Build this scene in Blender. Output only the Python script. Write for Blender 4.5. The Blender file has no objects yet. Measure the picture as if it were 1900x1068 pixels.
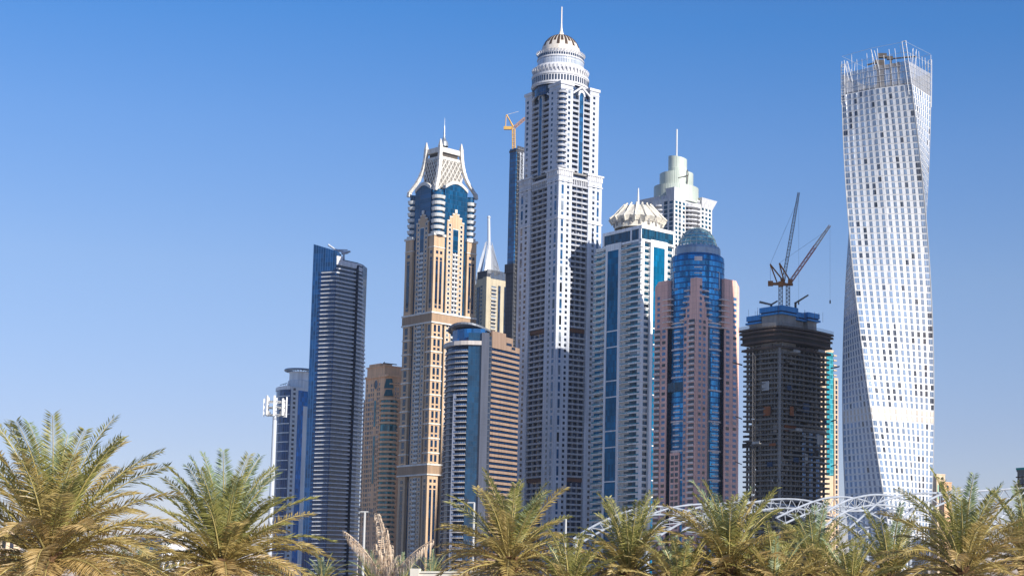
import bpy, math, random
from math import sin, cos, pi, radians
R = radians
scene = bpy.context.scene
COL = scene.collection

# ------------------------------------------------------------------ camera
F, PPX, VC, VH = 3000.0, 1500.0, 725.0, 1100.0      # focal (px of a 1900 wide frame), axis column, axis row, horizon row
TH = math.atan((VH - VC) / F)
CZ = 1.7
cam_d = bpy.data.cameras.new('camera'); cam = bpy.data.objects.new('camera', cam_d); COL.objects.link(cam)
cam.location = (0, 0, CZ); cam.rotation_euler = (pi / 2 + TH, 0, 0)
cam_d.sensor_fit = 'HORIZONTAL'; cam_d.sensor_width = 36; cam_d.lens = 36 * F / 1900
cam_d.shift_x = (950 - PPX) / 1900; cam_d.shift_y = (VC - 534) / 1900; cam_d.clip_end = 60000; cam_d.clip_start = 0.5
scene.camera = cam

# ------------------------------------------------------------------ light
SUN_AZ = math.atan2(0.766, -0.642)       # clockwise from +Y
SUN_EL = R(27)
w = bpy.data.worlds.new('World'); scene.world = w; w.use_nodes = True
nt = w.node_tree; bg = nt.nodes['Background']
sky = nt.nodes.new('ShaderNodeTexSky'); sky.sky_type = 'NISHITA'; sky.sun_disc = False
sky.sun_elevation = SUN_EL; sky.sun_rotation = SUN_AZ
sky.altitude = 0; sky.air_density = 1.0; sky.dust_density = 0.3; sky.ozone_density = 6.0
# dry gulf air: lilac haze low down, deep clear blue higher up
tc = nt.nodes.new('ShaderNodeTexCoord'); sx = nt.nodes.new('ShaderNodeSeparateXYZ'); cr = nt.nodes.new('ShaderNodeValToRGB'); mx = nt.nodes.new('ShaderNodeMix')
mx.data_type = 'RGBA'; mx.blend_type = 'MULTIPLY'; mx.inputs[0].default_value = 1.0
nt.links.new(tc.outputs['Generated'], sx.inputs[0]); nt.links.new(sx.outputs[2], cr.inputs[0])
ramp = [(0.0, (1.2, .90, .93)), (.10, (1.2, .93, .965)), (.19, (1.24, 1.05, 1.05)), (.27, (.94, 1.04, 1.18)), (.34, (.555, .97, 1.25)), (.5, (.46, .86, 1.2)), (1.0, (.42, .82, 1.22))]
while len(cr.color_ramp.elements) < len(ramp): cr.color_ramp.elements.new(.5)
for e, (p, c) in zip(cr.color_ramp.elements, ramp): e.position = p; e.color = (*c, 1)
nt.links.new(sky.outputs[0], mx.inputs[6]); nt.links.new(cr.outputs[0], mx.inputs[7])
nt.links.new(mx.outputs[2], bg.inputs[0]); bg.inputs[1].default_value = 0.0905
sd = bpy.data.lights.new('sun', 'SUN'); sd.energy = 5.0; sd.angle = R(0.5); sd.color = (1, .94, .85)
so = bpy.data.objects.new('sun', sd); COL.objects.link(so)
so.rotation_euler = (pi / 2 - SUN_EL, 0, pi - SUN_AZ)
so.location = (300, -200, 500)
scene.view_settings.view_transform = 'Standard'; scene.view_settings.look = 'None'
scene.view_settings.gamma = 1; scene.view_settings.exposure = 0.45

# ------------------------------------------------------------------ pixel <-> place
def ray(u, v):
    a = (u - PPX) / F; b = (VC - v) / F
    return a, cos(TH) - b * sin(TH), sin(TH) + b * cos(TH)
def at(u, v, D):
    x, y, z = ray(u, v); t = D / y
    return (x * t, D, CZ + z * t)
def proj(p):
    x, y, z = p[0], p[1], p[2] - CZ
    cz = cos(TH) * y + sin(TH) * z
    if cz < .1: return (-999, -999)
    return PPX + F * x / cz, VC - F * (cos(TH) * z - sin(TH) * y) / cz

class Frame:
    """near corner of a tower; l runs along its left face, r along its right face, both away from the camera"""
    def __init__(s, u, v, D, a):
        p = at(u, v, D); s.C = (p[0], p[1]); s.D = D; s.u = u
        a = R(a); s.dl = (-sin(a), cos(a)); s.dr = (cos(a), sin(a))
    def pt(s, l, r, z): return (s.C[0] + l * s.dl[0] + r * s.dr[0], s.C[1] + l * s.dl[1] + r * s.dr[1], z)
    def _hit(s, u, v, o, d):
        x, y, z = ray(u, v)          # o + k d = t (x,y)
        det = d[0] * (-y) + x * d[1]
        k = (-o[0] * (-y) - x * o[1]) / det
        return k
    def L(s, u, v, r=0):
        o = (s.C[0] + r * s.dr[0], s.C[1] + r * s.dr[1]); return s._hit(u, v, o, s.dl)
    def Rr(s, u, v, l=0):
        o = (s.C[0] + l * s.dl[0], s.C[1] + l * s.dl[1]); return s._hit(u, v, o, s.dr)
    def z(s, v, l=0, r=0):
        p = s.pt(l, r, 0); u = proj((p[0], p[1], 100))[0]
        return at(u, v, p[1])[2]

# ------------------------------------------------------------------ mesh building
class MB:
    def __init__(s): s.v = []; s.f = []; s.uv = []; s.m = []
    def face(s, pts, uvs=None, m=0):
        n = len(s.v); s.v += pts; s.f.append(tuple(range(n, n + len(pts))))
        s.uv += (uvs if uvs else [(p[0] + p[1], p[2]) for p in pts]); s.m.append(m); return s
    def box(s, fr, a0, a1, b0, b1, z0, z1, m=0):
        P = fr.pt
        if a0 > a1: a0, a1 = a1, a0
        if b0 > b1: b0, b1 = b1, b0
        def q(c, uv): s.face([P(*k) for k in c], uv, m)
        q([(a0,b0,z0),(a0,b0,z1),(a1,b0,z1),(a1,b0,z0)], [(a0,z0),(a0,z1),(a1,z1),(a1,z0)])
        q([(a1,b1,z0),(a1,b1,z1),(a0,b1,z1),(a0,b1,z0)], [(a1,z0),(a1,z1),(a0,z1),(a0,z0)])
        q([(a0,b1,z0),(a0,b1,z1),(a0,b0,z1),(a0,b0,z0)], [(b1,z0),(b1,z1),(b0,z1),(b0,z0)])
        q([(a1,b0,z0),(a1,b0,z1),(a1,b1,z1),(a1,b1,z0)], [(b0,z0),(b0,z1),(b1,z1),(b1,z0)])
        q([(a0,b0,z1),(a0,b1,z1),(a1,b1,z1),(a1,b0,z1)], [(a0,b0),(a0,b1),(a1,b1),(a1,b0)])
        q([(a0,b0,z0),(a1,b0,z0),(a1,b1,z0),(a0,b1,z0)], [(a0,b0),(a1,b0),(a1,b1),(a0,b1)])
        return s
    def prism(s, poly, z0, z1, m=0, top=None):
        """poly: plan points counter-clockwise seen from above; z1 may be a list"""
        n = len(poly); zt = z1 if isinstance(z1, (list, tuple)) else [z1] * n; d = 0
        for i in range(n):
            a, b = poly[i], poly[(i + 1) % n]; e = math.dist(a, b); j = (i + 1) % n
            s.face([(a[0],a[1],z0),(b[0],b[1],z0),(b[0],b[1],zt[j]),(a[0],a[1],zt[i])], [(d,z0),(d+e,z0),(d+e,zt[j]),(d,zt[i])], m); d += e
        s.face([(p[0],p[1],z) for p, z in zip(poly, zt)], None, m if top is None else top)
        s.face([(p[0],p[1],z0) for p in poly][::-1], None, m)
        return s
    def slab(s, pts, off, m=0):
        """flat polygon of world points extruded by the vector off"""
        q = [tuple(p[i] + off[i] for i in range(3)) for p in pts]; n = len(pts)
        s.face(list(pts), None, m); s.face(q[::-1], None, m)
        for i in range(n):
            j = (i + 1) % n; s.face([pts[j], pts[i], q[i], q[j]], None, m)
        return s
    def ribbon(s, line, o0, o1, z0, z1, m=0):
        """band along a plan line running left to right as the camera sees it; offsets are outward (towards the camera)"""
        n = len(line); N = []
        for i in range(n):
            a = line[max(i - 1, 0)]; b = line[min(i + 1, n - 1)]; e = math.dist(a, b) or 1
            N.append(((b[1] - a[1]) / e, -(b[0] - a[0]) / e))
        A = [(p[0] + q[0] * o1, p[1] + q[1] * o1) for p, q in zip(line, N)]
        B = [(p[0] + q[0] * o0, p[1] + q[1] * o0) for p, q in zip(line, N)]
        d = 0
        for i in range(n - 1):
            a, b, c, e = A[i], A[i+1], B[i+1], B[i]; w = math.dist(a, b)
            s.face([(*a,z0),(*b,z0),(*b,z1),(*a,z1)], [(d,z0),(d+w,z0),(d+w,z1),(d,z1)], m)
            s.face([(*c,z0),(*e,z0),(*e,z1),(*c,z1)], [(d,z0),(d+w,z0),(d+w,z1),(d,z1)], m)
            s.face([(*a,z1),(*b,z1),(*c,z1),(*e,z1)], None, m); s.face([(*e,z0),(*c,z0),(*b,z0),(*a,z0)], None, m); d += w
        s.face([(*B[0],z0),(*A[0],z0),(*A[0],z1),(*B[0],z1)], None, m)
        s.face([(*A[-1],z0),(*B[-1],z0),(*B[-1],z1),(*A[-1],z1)], None, m)
        return s
    def lathe(s, c, prof, n=48, m=0, a0=0, a1=2 * pi):
        full = abs(a1 - a0 - 2 * pi) < 1e-6
        for i in range(n):
            t0 = a0 + (a1 - a0) * i / n; t1 = a0 + (a1 - a0) * (i + 1) / n
            for (r0, z0), (r1, z1) in zip(prof[:-1], prof[1:]):
                q = [(c[0]+r0*cos(t0), c[1]+r0*sin(t0), z0), (c[0]+r0*cos(t1), c[1]+r0*sin(t1), z0),
                     (c[0]+r1*cos(t1), c[1]+r1*sin(t1), z1), (c[0]+r1*cos(t0), c[1]+r1*sin(t0), z1)]
                rr = max(r0, r1); uv = [(t0*rr,z0),(t1*rr,z0),(t1*rr,z1),(t0*rr,z1)]
                if r0 < 1e-6: q.pop(0); uv.pop(0)
                elif r1 < 1e-6: q.pop(3); uv.pop(3)
                s.face(q, uv, m)
        return s
    def tube(s, pts, r, n=6, m=0, r1=None):
        rings = []; k = len(pts)
        for i, p in enumerate(pts):
            a = pts[max(i-1, 0)]; b = pts[min(i+1, k-1)]
            d = [b[j]-a[j] for j in range(3)]; e = math.sqrt(sum(x*x for x in d)) or 1; d = [x/e for x in d]
            h = (0, 0, 1) if abs(d[2]) < .9 else (1, 0, 0)
            x = [d[1]*h[2]-d[2]*h[1], d[2]*h[0]-d[0]*h[2], d[0]*h[1]-d[1]*h[0]]; e = math.sqrt(sum(t*t for t in x)); x = [t/e for t in x]
            y = [d[1]*x[2]-d[2]*x[1], d[2]*x[0]-d[0]*x[2], d[0]*x[1]-d[1]*x[0]]
            rad = r if r1 is None else r + (r1 - r) * i / (k - 1)
            rings.append([tuple(p[j] + rad*(cos(2*pi*q/n)*x[j] + sin(2*pi*q/n)*y[j]) for j in range(3)) for q in range(n)])
        for a, b in zip(rings[:-1], rings[1:]):
            for q in range(n): s.face([a[q], b[q], b[(q+1) % n], a[(q+1) % n]], None, m)
        s.face(rings[0], None, m); s.face(rings[-1][::-1], None, m)
        return s
    def bar(s, p, q, r, n=4, m=0): return s.tube([p, q], r, n, m)
    def add(s, o):
        n = len(s.v); s.v += o.v; s.f += [tuple(i + n for i in f) for f in o.f]; s.uv += o.uv; s.m += o.m; return s
    def build(s, name, mats, parent=None, smooth=False):
        if not s.f: return None
        if not isinstance(mats, (list, tuple)): mats = [mats]
        off = parent_off(parent)
        me = bpy.data.meshes.new(name)
        me.from_pydata([(p[0]-off[0], p[1]-off[1], p[2]-off[2]) for p in s.v], [], s.f)
        uvl = me.uv_layers.new(name='UVMap'); uvl.data.foreach_set('uv', [c for q in s.uv for c in q])
        for m in mats: me.materials.append(m)
        me.polygons.foreach_set('material_index', s.m)
        if smooth: me.polygons.foreach_set('use_smooth', [True] * len(s.f))
        o = bpy.data.objects.new(name, me); COL.objects.link(o); o.parent = parent
        return o
def parent_off(p):
    x = [0., 0., 0.]
    while p: x = [a + b for a, b in zip(x, p.location)]; p = p.parent
    return x
def recalc(o):
    import bmesh
    b = bmesh.new(); b.from_mesh(o.data); bmesh.ops.remove_doubles(b, verts=b.verts, dist=.001); bmesh.ops.recalc_face_normals(b, faces=b.faces); b.to_mesh(o.data); b.free(); return o

def thing(name, label, cat, loc, group=None):
    o = bpy.data.objects.new(name, None); COL.objects.link(o); o.location = loc
    o.empty_display_size = 1
    o['label'] = label; o['category'] = cat
    if group: o['group'] = group
    return o
def tag(o, label=None, cat=None, group=None, kind=None):
    for k, v in (('label', label), ('category', cat), ('group', group), ('kind', kind)):
        if v: o[k] = v
    return o

class Elems:
    """a repeated part: the ones that show largest become objects of their own, what is past the limit one 'stuff' part"""
    def __init__(s, name, mats, parent, hide=None, limit=100):
        if name == 'window': mats = list(mats) + [M['curtain'], M['winopen']]
        s.n = name; s.mt = mats; s.p = parent; s.e = []; s.hide = hide or []; s.vary = True; s.lim = limit
    def new(s): m = MB(); s.e.append(m); return m
    def box(s, *a, **k): return s.new().box(*a, **k)
    def done(s):
        if not s.e: return
        if s.n == 'window' and s.vary:          # curtains drawn here, an open sash there
            rn = random.Random(len(s.e)); k = len(s.mt)
            for m in s.e:
                q = rn.random()
                if q < .2: m.m = [k - 2 if q < .12 else k - 1] * len(m.m)
        def score(m):
            us = [proj(p) for p in m.v]; u0 = min(p[0] for p in us); u1 = max(p[0] for p in us); v0 = min(p[1] for p in us); v1 = max(p[1] for p in us)
            c = ((u0+u1)/2, (v0+v1)/2)
            if not (0 < c[0] < 1900 and 0 < c[1] < 985) or any(a < c[0] < b and e < c[1] < f for a, b, e, f in s.hide): return 0
            # faces turned away from the camera show nothing
            f = m.f[0]; a, b, c2 = (m.v[f[0]], m.v[f[1]], m.v[f[2]])
            return (u1-u0) * (v1-v0)
        if len(s.e) <= s.lim:
            for m in s.e: m.build(s.n, s.mt, s.p)
            return
        o = sorted(range(len(s.e)), key=lambda i: -score(s.e[i]))
        for i in o[:s.lim]: s.e[i].build(s.n, s.mt, s.p)
        rest = MB()
        for i in o[s.lim:]: rest.add(s.e[i])
        tag(rest.build(s.n, s.mt, s.p), kind='stuff')

# ------------------------------------------------------------------ materials
def hx(h, k=1.0):
    h = h.lstrip('#'); c = [int(h[i:i+2], 16) / 255 for i in (0, 2, 4)]
    return tuple(k * (x / 12.92 if x <= .04045 else ((x + .055) / 1.055) ** 2.4) for x in c) + (1,)
class N:
    def __init__(s, name):
        s.m = bpy.data.materials.new(name); s.m.use_nodes = True; s.t = s.m.node_tree; s.b = s.t.nodes['Principled BSDF']
    def n(s, typ, **k):
        x = s.t.nodes.new(typ)
        for a, b in k.items(): setattr(x, a, b)
        return x
    def l(s, a, b): s.t.links.new(a, b)
    def math(s, op, a, b=None, c=None):
        x = s.n('ShaderNodeMath', operation=op)
        for i, q in enumerate((a, b, c)):
            if q is None: continue
            if isinstance(q, (int, float)): x.inputs[i].default_value = q
            else: s.l(q, x.inputs[i])
        return x.outputs[0]
    def mix(s, f, a, b, mode='MIX'):
        x = s.n('ShaderNodeMix', data_type='RGBA', blend_type=mode)
        for i, q in ((0, f), (6, a), (7, b)):
            if isinstance(q, (int, float)): x.inputs[i].default_value = q
            elif isinstance(q, tuple): x.inputs[i].default_value = q
            else: s.l(q, x.inputs[i])
        return x.outputs[2]
    def noise(s, vec, scale, detail=3, rough=.55):
        x = s.n('ShaderNodeTexNoise'); x.inputs['Scale'].default_value = scale; x.inputs['Detail'].default_value = detail; x.inputs['Roughness'].default_value = rough
        if vec is not None: s.l(vec, x.inputs['Vector'])
        return x.outputs[0]
    def rng(s, v, a, b, c, d):
        x = s.n('ShaderNodeMapRange'); s.l(v, x.inputs[0])
        for i, q in enumerate((a, b, c, d)): x.inputs[i + 1].default_value = q
        return x.outputs[0]
def wall(name, col, rough=.75, var=.2, joint=None, jcol=.72, streak=.22, metal=0, spec=.3):
    q = N(name); tc = q.n('ShaderNodeTexCoord'); o = tc.outputs['Object']
    big = q.rng(q.noise(o, .045, 4), .3, .7, 1 - var, 1 + var * .5)
    mp = q.n('ShaderNodeMapping'); q.l(o, mp.inputs[0]); mp.inputs['Scale'].default_value = (.6, .6, .03)
    st = q.rng(q.noise(mp.outputs[0], 1.0, 3), .35, .7, 1 + streak * .3, 1 - streak)
    k = q.math('MULTIPLY', big, st)
    if joint:
        uv = q.n('ShaderNodeUVMap'); sp = q.n('ShaderNodeSeparateXYZ'); q.l(uv.outputs[0], sp.inputs[0])
        jw, jh, t = joint
        a = q.math('LESS_THAN', q.math('FRACT', q.math('DIVIDE', sp.outputs[0], jw)), t / jw)
        b = q.math('LESS_THAN', q.math('FRACT', q.math('DIVIDE', sp.outputs[1], jh)), t / jh)
        jm = q.math('MAXIMUM', a, b); k = q.math('MULTIPLY', k, q.math('SUBTRACT', 1.0, q.math('MULTIPLY', jm, 1 - jcol)))
    c = q.n('ShaderNodeCombineColor'); [q.l(k, c.inputs[i]) for i in range(3)]
    q.l(q.mix(1.0, col, c.outputs[0], 'MULTIPLY'), q.b.inputs['Base Color'])
    q.b.inputs['Roughness'].default_value = rough; q.b.inputs['Metallic'].default_value = metal
    q.b.inputs['Specular IOR Level'].default_value = spec
    return q.m
def glass(name, col, pw=1.6, ph=3.6, lw=.12, lh=.5, lcol=(.1, .16, .22, 1), var=.55, rough=.09, ior=1.6, spandrel=0, scol=None, metal=0.0, dark=.0):
    """tinted curtain wall: panes pw x ph metres in UV space, each pane its own tone, mullions lw, floor lines lh"""
    q = N(name); uv = q.n('ShaderNodeUVMap'); sp = q.n('ShaderNodeSeparateXYZ'); q.l(uv.outputs[0], sp.inputs[0])
    U = q.math('DIVIDE', sp.outputs[0], pw); V = q.math('DIVIDE', sp.outputs[1], ph)
    cb = q.n('ShaderNodeCombineXYZ'); q.l(q.math('FLOOR', U), cb.inputs[0]); q.l(q.math('FLOOR', V), cb.inputs[1])
    wn = q.n('ShaderNodeTexWhiteNoise', noise_dimensions='2D'); q.l(cb.outputs[0], wn.inputs[0])
    tc = q.n('ShaderNodeTexCoord'); big = q.rng(q.noise(tc.outputs['Object'], .03, 2), .35, .65, .75, 1.25)
    k = q.math('MULTIPLY', q.rng(wn.outputs[0], 0, 1, 1 - var, 1 + var), big)
    cc = q.n('ShaderNodeCombineColor'); [q.l(k, cc.inputs[i]) for i in range(3)]
    base = q.mix(1.0, col, cc.outputs[0], 'MULTIPLY')
    fu = q.math('FRACT', U); fv = q.math('FRACT', V)
    if spandrel: base = q.mix(q.math('LESS_THAN', fv, spandrel), base, scol)
    mk = q.math('MAXIMUM', q.math('LESS_THAN', fu, lw / pw), q.math('LESS_THAN', fv, lh / ph))
    q.l(q.mix(mk, base, lcol), q.b.inputs['Base Color'])
    q.l(q.math('ADD', q.math('MULTIPLY', mk, .35), rough), q.b.inputs['Roughness'])
    q.b.inputs['IOR'].default_value = ior; q.b.inputs['Metallic'].default_value = metal
    bp = q.n('ShaderNodeBump'); bp.inputs['Strength'].default_value = .4; bp.inputs['Distance'].default_value = .25
    q.l(q.math('ADD', q.noise(uv.outputs[0], .35, 2), q.math('MULTIPLY', wn.outputs[0], .05)), bp.inputs['Height']); q.l(bp.outputs[0], q.b.inputs['Normal'])
    return q.m
def leaf(name, cols, trans=.25):
    cols = [tuple(x * .9 for x in c[:3]) + (1,) for c in cols]
    q = N(name); tc = q.n('ShaderNodeTexCoord'); n1 = q.noise(tc.outputs['Object'], 1.6, 3); n2 = q.noise(tc.outputs['Object'], 14, 2)
    c = q.mix(q.rng(n1, .35, .65, 0, 1), cols[0], cols[1]); c = q.mix(q.rng(n2, .42, .68, 0, .85), c, cols[2])
    q.l(c, q.b.inputs['Base Color']); q.b.inputs['Roughness'].default_value = .42; q.b.inputs['Specular IOR Level'].default_value = .45
    tr = q.n('ShaderNodeBsdfTranslucent'); q.l(c, tr.inputs[0]); ms = q.n('ShaderNodeMixShader'); ms.inputs[0].default_value = trans
    out = q.t.nodes['Material Output']; q.l(q.b.outputs[0], ms.inputs[1]); q.l(tr.outputs[0], ms.inputs[2]); q.l(ms.outputs[0], out.inputs[0])
    return q.m
M = {}
M['white'] = wall('white_render', hx('#cdcdcf'), var=.1)
M['whiteclad'] = wall('white_cladding', hx('#cfcfcf'), .6, .1, joint=(3.5, 3.9, .18))
M['cream'] = wall('cream_concrete', hx('#d6cfc0'), var=.12)
M['grey'] = wall('grey_concrete', hx('#8f8c88'))
M['dgrey'] = wall('dark_concrete', hx('#5a544f'), var=.3)
M['silver'] = wall('silver_metal', hx('#aab0b4'), .35, .1, metal=.6, spec=.5)
M['steel'] = wall('white_steel', hx('#bcc1c8'), .4, .06, spec=.5)
M['winblue'] = glass('window_blue', hx('#1d4a70'), 3, 3, .0, .0, var=.5)
M['windark'] = glass('window_dark', hx('#1c2a3e'), 3, 3, .0, .0, var=.6)
M['curtain'] = glass('curtained_window', hx('#707a84'), 3, 3, 0, 0, var=.35)
M['winopen'] = glass('open_dark_window', hx('#0c1118'), 3, 3, 0, 0, var=.3)
M['recess'] = glass('recess_glass', hx('#1a3050'), 2.2, 3.9, .25, .3, hx('#3a414e'), var=.7)
# ------------------------------------------------------------------ tall white tower with a ribbed dome
def domed_tower():
    T = Frame(1035.5, 400, 1099, 43); W = M['princess']; h = 3.85
    t = thing('domed_skyscraper', 'tallest tower, white with corner piers, ribbed dome and needle spire', 'skyscraper', (T.C[0], T.C[1], 0))
    L = lambda u, v=400: T.L(u, v); Q = lambda u, v=400: T.Rr(u, v)
    l1, l2, l3 = L(1014), L(984), L(962.5); r1, r2, r3 = Q(1060.5), Q(1090.7), Q(1116)
    zc = T.z(311); zb = T.z(403); dp = 2.6
    MB().box(T, dp, l3 - dp, dp, r3 - dp, 0, zc - 2).build('glazed_core', M['recess'], t)
    def pier(a, b, c, d, z0, z1): return MB().box(T, a, b, c, d, z0, z1).build('corner_pier', W, t)
    pier(0, l1, 0, r1, 0, zc - 5); pier(l2, l3, 0, r1, 0, zc - 5); pier(0, l1, r2, r3, 0, zc - 5); pier(l2, l3, r2, r3, 0, zc - 5)
    # cornices: a corbelled crown on each pier, a thin string course lower down
    for (a, b, c, d) in ((0, l1, 0, r1), (l2, l3, 0, r1), (0, l1, r2, r3), (l2, l3, r2, r3)):
        m = MB(); m.box(T, a - .4, b + .4, c - .4, d + .4, zc - 5, zc - 1.2); m.box(T, a - 1.1, b + 1.1, c - 1.1, d + 1.1, zc - 1.2, zc)
        m.box(T, a - .55, b + .55, c - .55, d + .55, zc - 9, zc - 8.2)
        k = a + .6
        while k < b - .8: m.box(T, k, k + .8, c - .8, c - .41, zc - 4.4, zc - 1.4); k += 1.9
        k = c + .6
        while k < d - .8: m.box(T, a - .8, a - .41, k, k + .8, zc - 4.4, zc - 1.4); k += 1.9
        m.build('cornice', M['white'], t)
        MB().box(T, a - .5, b + .5, c - .5, d + .5, zb - .6, zb + .6).build('string_course', M['white'], t)
    win = Elems('window', [M['windark'], M['winblue']], t); bal = Elems('balcony', [M['whitebal'], M['recess']], t, hide=[(1060, 1200, 430, 1200)])
    k = 0; z = 8
    lsq = (L(1023.5), L(1020.5)); ltl = (L(1032), L(1028.3)); rtl = (Q(1041), Q(1045)); rsq = (Q(1051), Q(1055))
    lsq2 = (L(978.2), L(974.6)); ltl2 = (L(970), L(966.6)); rsq2 = (Q(1098.5), Q(1102.5)); rtl2 = (Q(1107), Q(1110.5))
    mech = (T.z(892), T.z(612))
    rnd = random.Random(2)
    while z < zc - 8:
        ism = any(abs(z - q) < 3 for q in mech)
        if not ism:
            m = bal.new(); m.box(T, l1 + .05, l2 - .05, .5, .75, z - .35, z + .95, 0); m.box(T, l1 + .05, l2 - .05, .75, dp + .2, z - .35, z, 0)
            for q in range(1, 3): m.box(T, l1 + (l2 - l1) * q / 3 - .15, l1 + (l2 - l1) * q / 3 + .15, .8, dp, z, z + h - .4, 0)
            for q in range(3):
                if rnd.random() < .45: x = l1 + (l2 - l1) * (q + .2 + .5 * rnd.random()) / 3; m.box(T, x, x + .9, 1.2, dp - .3, z, z + 1.3 + rnd.random(), rnd.choice((0, 1)))
            m = bal.new(); m.box(T, .5, .75, r1 + .05, r2 - .05, z - .35, z + .95, 0); m.box(T, .75, dp + .2, r1 + .05, r2 - .05, z - .35, z, 0)
            for q in range(3):
                if rnd.random() < .45: x = r1 + (r2 - r1) * (q + .2 + .5 * rnd.random()) / 3; m.box(T, 1.2, dp - .3, x, x + .9, z, z + 1.3 + rnd.random(), rnd.choice((0, 1)))
            for q in range(1, 3): m.box(T, .8, dp, r1 + (r2 - r1) * q / 3 - .15, r1 + (r2 - r1) * q / 3 + .15, z, z + h - .4, 0)
        for (a, b) in (lsq, lsq2): win.box(T, a, b, -.08, .3, z + .9, z + 2.9)
        for (a, b) in (rsq, rsq2): win.box(T, -.08, .3, a, b, z + .9, z + 2.9)
        if k % 3 == 0:
            for (a, b) in (ltl, ltl2): win.box(T, a, b, -.08, .3, z + .9, z + 2.9, m=1)
            for (a, b) in (rtl, rtl2): win.box(T, -.08, .3, a, b, z + .9, z + 2.9, m=1)
        elif k % 3 == 1:
            for (a, b) in (ltl, ltl2): win.box(T, a, b, -.08, .3, z + .3, z + h + 2.9, m=1)
            for (a, b) in (rtl, rtl2): win.box(T, -.08, .3, a, b, z + .3, z + h + 2.9, m=1)
        z += h; k += 1
    for q in mech:
        MB().box(T, l1 + .05, l2 - .05, 1.6, dp + .1, q + .5, q + 3).build('plant_floor_band', M['brownband'], t); MB().box(T, 1.6, dp + .1, r1 + .05, r2 - .05, q + .5, q + 3).build('plant_floor_band', M['brownband'], t)
    # recess heads with tall fins
    m = MB(); m.box(T, l1 + .05, l2 - .05, .3, dp + .1, zc - 6, zc - 4.5); m2 = MB(); m2.box(T, .3, dp + .1, r1 + .05, r2 - .05, zc - 6, zc - 4.5)
    for i in range(9):
        a = l1 + (l2 - l1) * (i + .5) / 9; m.box(T, a - .25, a + .25, .6, dp, zc - 10.5, zc - 6)
        a = r1 + (r2 - r1) * (i + .5) / 9; m2.box(T, .6, dp, a - .25, a + .25, zc - 10.5, zc - 6)
    m.build('recess_screen', M['white'], t); m2.build('recess_screen', M['white'], t)
    MB().box(T, .5, l3 - .5, .5, r3 - .5, zc - 2, zc - .8).build('setback_roof', M['grey'], t)
    # ---- upper shaft
    o = 1.3; v = 250; zt = T.z(148)
    a1, a2, a3 = T.L(1017.5, v, o), T.L(986, v, o), T.L(973.5, v, o); c0 = T.Rr(1047.5, v, o); c1, c2, c3 = T.Rr(1062, v, o), T.Rr(1094, v, o), T.Rr(1110.5, v, o)
    MB().box(T, o + 2.2, a3 - 2, o + 2.2, c3 - 2, zc - 1, zt - 3).build('upper_glazed_core', M['recess'], t)
    for (a, b, c, d) in ((o, a1, o, c1), (a2, a3, o, c1), (o, a1, c2, c3), (a2, a3, c2, c3)):
        MB().box(T, a, b, c, d, zc - .8, zt - 2).build('upper_pier', W, t)
        MB().box(T, a - .7, b + .7, c - .7, d + .7, zt - 2, zt).box(T, a - .3, b + .3, c - .3, d + .3, zt - 5, zt - 4.4).build('upper_cornice', M['white'], t)
    lm, rm = (a1 + a2) / 2, (c1 + c2) / 2
    gl = MB(); gw = MB(); za = zt - 6
    for left in (True, False):
        hw = 1.75
        P = (lambda s, e, z: T.pt(lm + s, o + e, z)) if left else (lambda s, e, z: T.pt(o + e, rm + s, z))
        class FF: pass
        ff = FF(); ff.pt = P
        gl.box(ff, -hw, hw, .2, 2.3, zc - .8, za - hw)
        arc = [P(hw * cos(pi * i / 12), .2, za - hw + 1.5 * hw * sin(pi * i / 12)) for i in range(13)]
        nrm = P(0, 1, 0); n0 = P(0, 0, 0); off = tuple((nrm[i] - n0[i]) * 2 for i in range(3))
        gl.slab(arc, off)
        for i in range(12):   # moulded arch and the gable over it
            x0, x1 = pi * i / 12, pi * (i + 1) / 12; b = hw + 1.3
            gw.slab([P(hw * cos(x0), -.3, za - hw + 1.5 * hw * sin(x0)), P(b * cos(x0), -.3, za - hw + 1.5 * b * sin(x0)), P(b * cos(x1), -.3, za - hw + 1.5 * b * sin(x1)), P(hw * cos(x1), -.3, za - hw + 1.5 * hw * sin(x1))], tuple(q * .9 for q in off))
        hwid = (a2 - a1) / 2 if left else (c2 - c1) / 2
        gw.slab([P(-hwid, -.6, zt - 7.5), P(-hwid, -.6, zt - 6), P(0, -.6, zt - .2), P(hwid, -.6, zt - 6), P(hwid, -.6, zt - 7.5), P(0, -.6, zt - 1.9)], tuple(q * .6 for q in off))
        gw.box(ff, -hw - .5, -hw, .1, 2, zc - .8, za - hw); gw.box(ff, hw, hw + .5, .1, 2, zc - .8, za - hw)
        z = zc + 1
        while z < za - 6:
            for sg in (-1, 1):
                e0, e1 = (hw + .55) * sg, (hwid - .05) * sg
                m = bal.new(); m.box(ff, e0, e1, .1, .4, z - .3, z + 1.3); m.box(ff, e0, e1, .4, 2.3, z - .3, z)
            z += h
    gl.build('arched_window', M['winblue'], t); gw.build('arch_surround', M['white'], t)
    sq = [(T.L(1022, v, o), T.L(1025, v, o), 0), (T.L(976.5, v, o), T.L(980, v, o), 0), (T.Rr(1053, v, o), T.Rr(1057, v, o), 1), (T.Rr(1099.5, v, o), T.Rr(1103.5, v, o), 1)]
    z = zc + 1
    cc = T.pt(o + 1.2, o + (c0 - o) * .55, 0); rad = 3.6
    while z < zt - 6:
        for (a, b, rt) in sq:
            if rt: win.box(T, o - .08, o + .3, a, b, z + .6, z + 2.6)
            else: win.box(T, a, b, o - .08, o + .3, z + .6, z + 2.6)
        m = bal.new(); m.lathe(cc, [(0, z - .3), (rad, z - .3), (rad, z + 1.3), (rad - .25, z + 1.3), (rad - .25, z), (0, z)], 20)
        z += h
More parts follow.
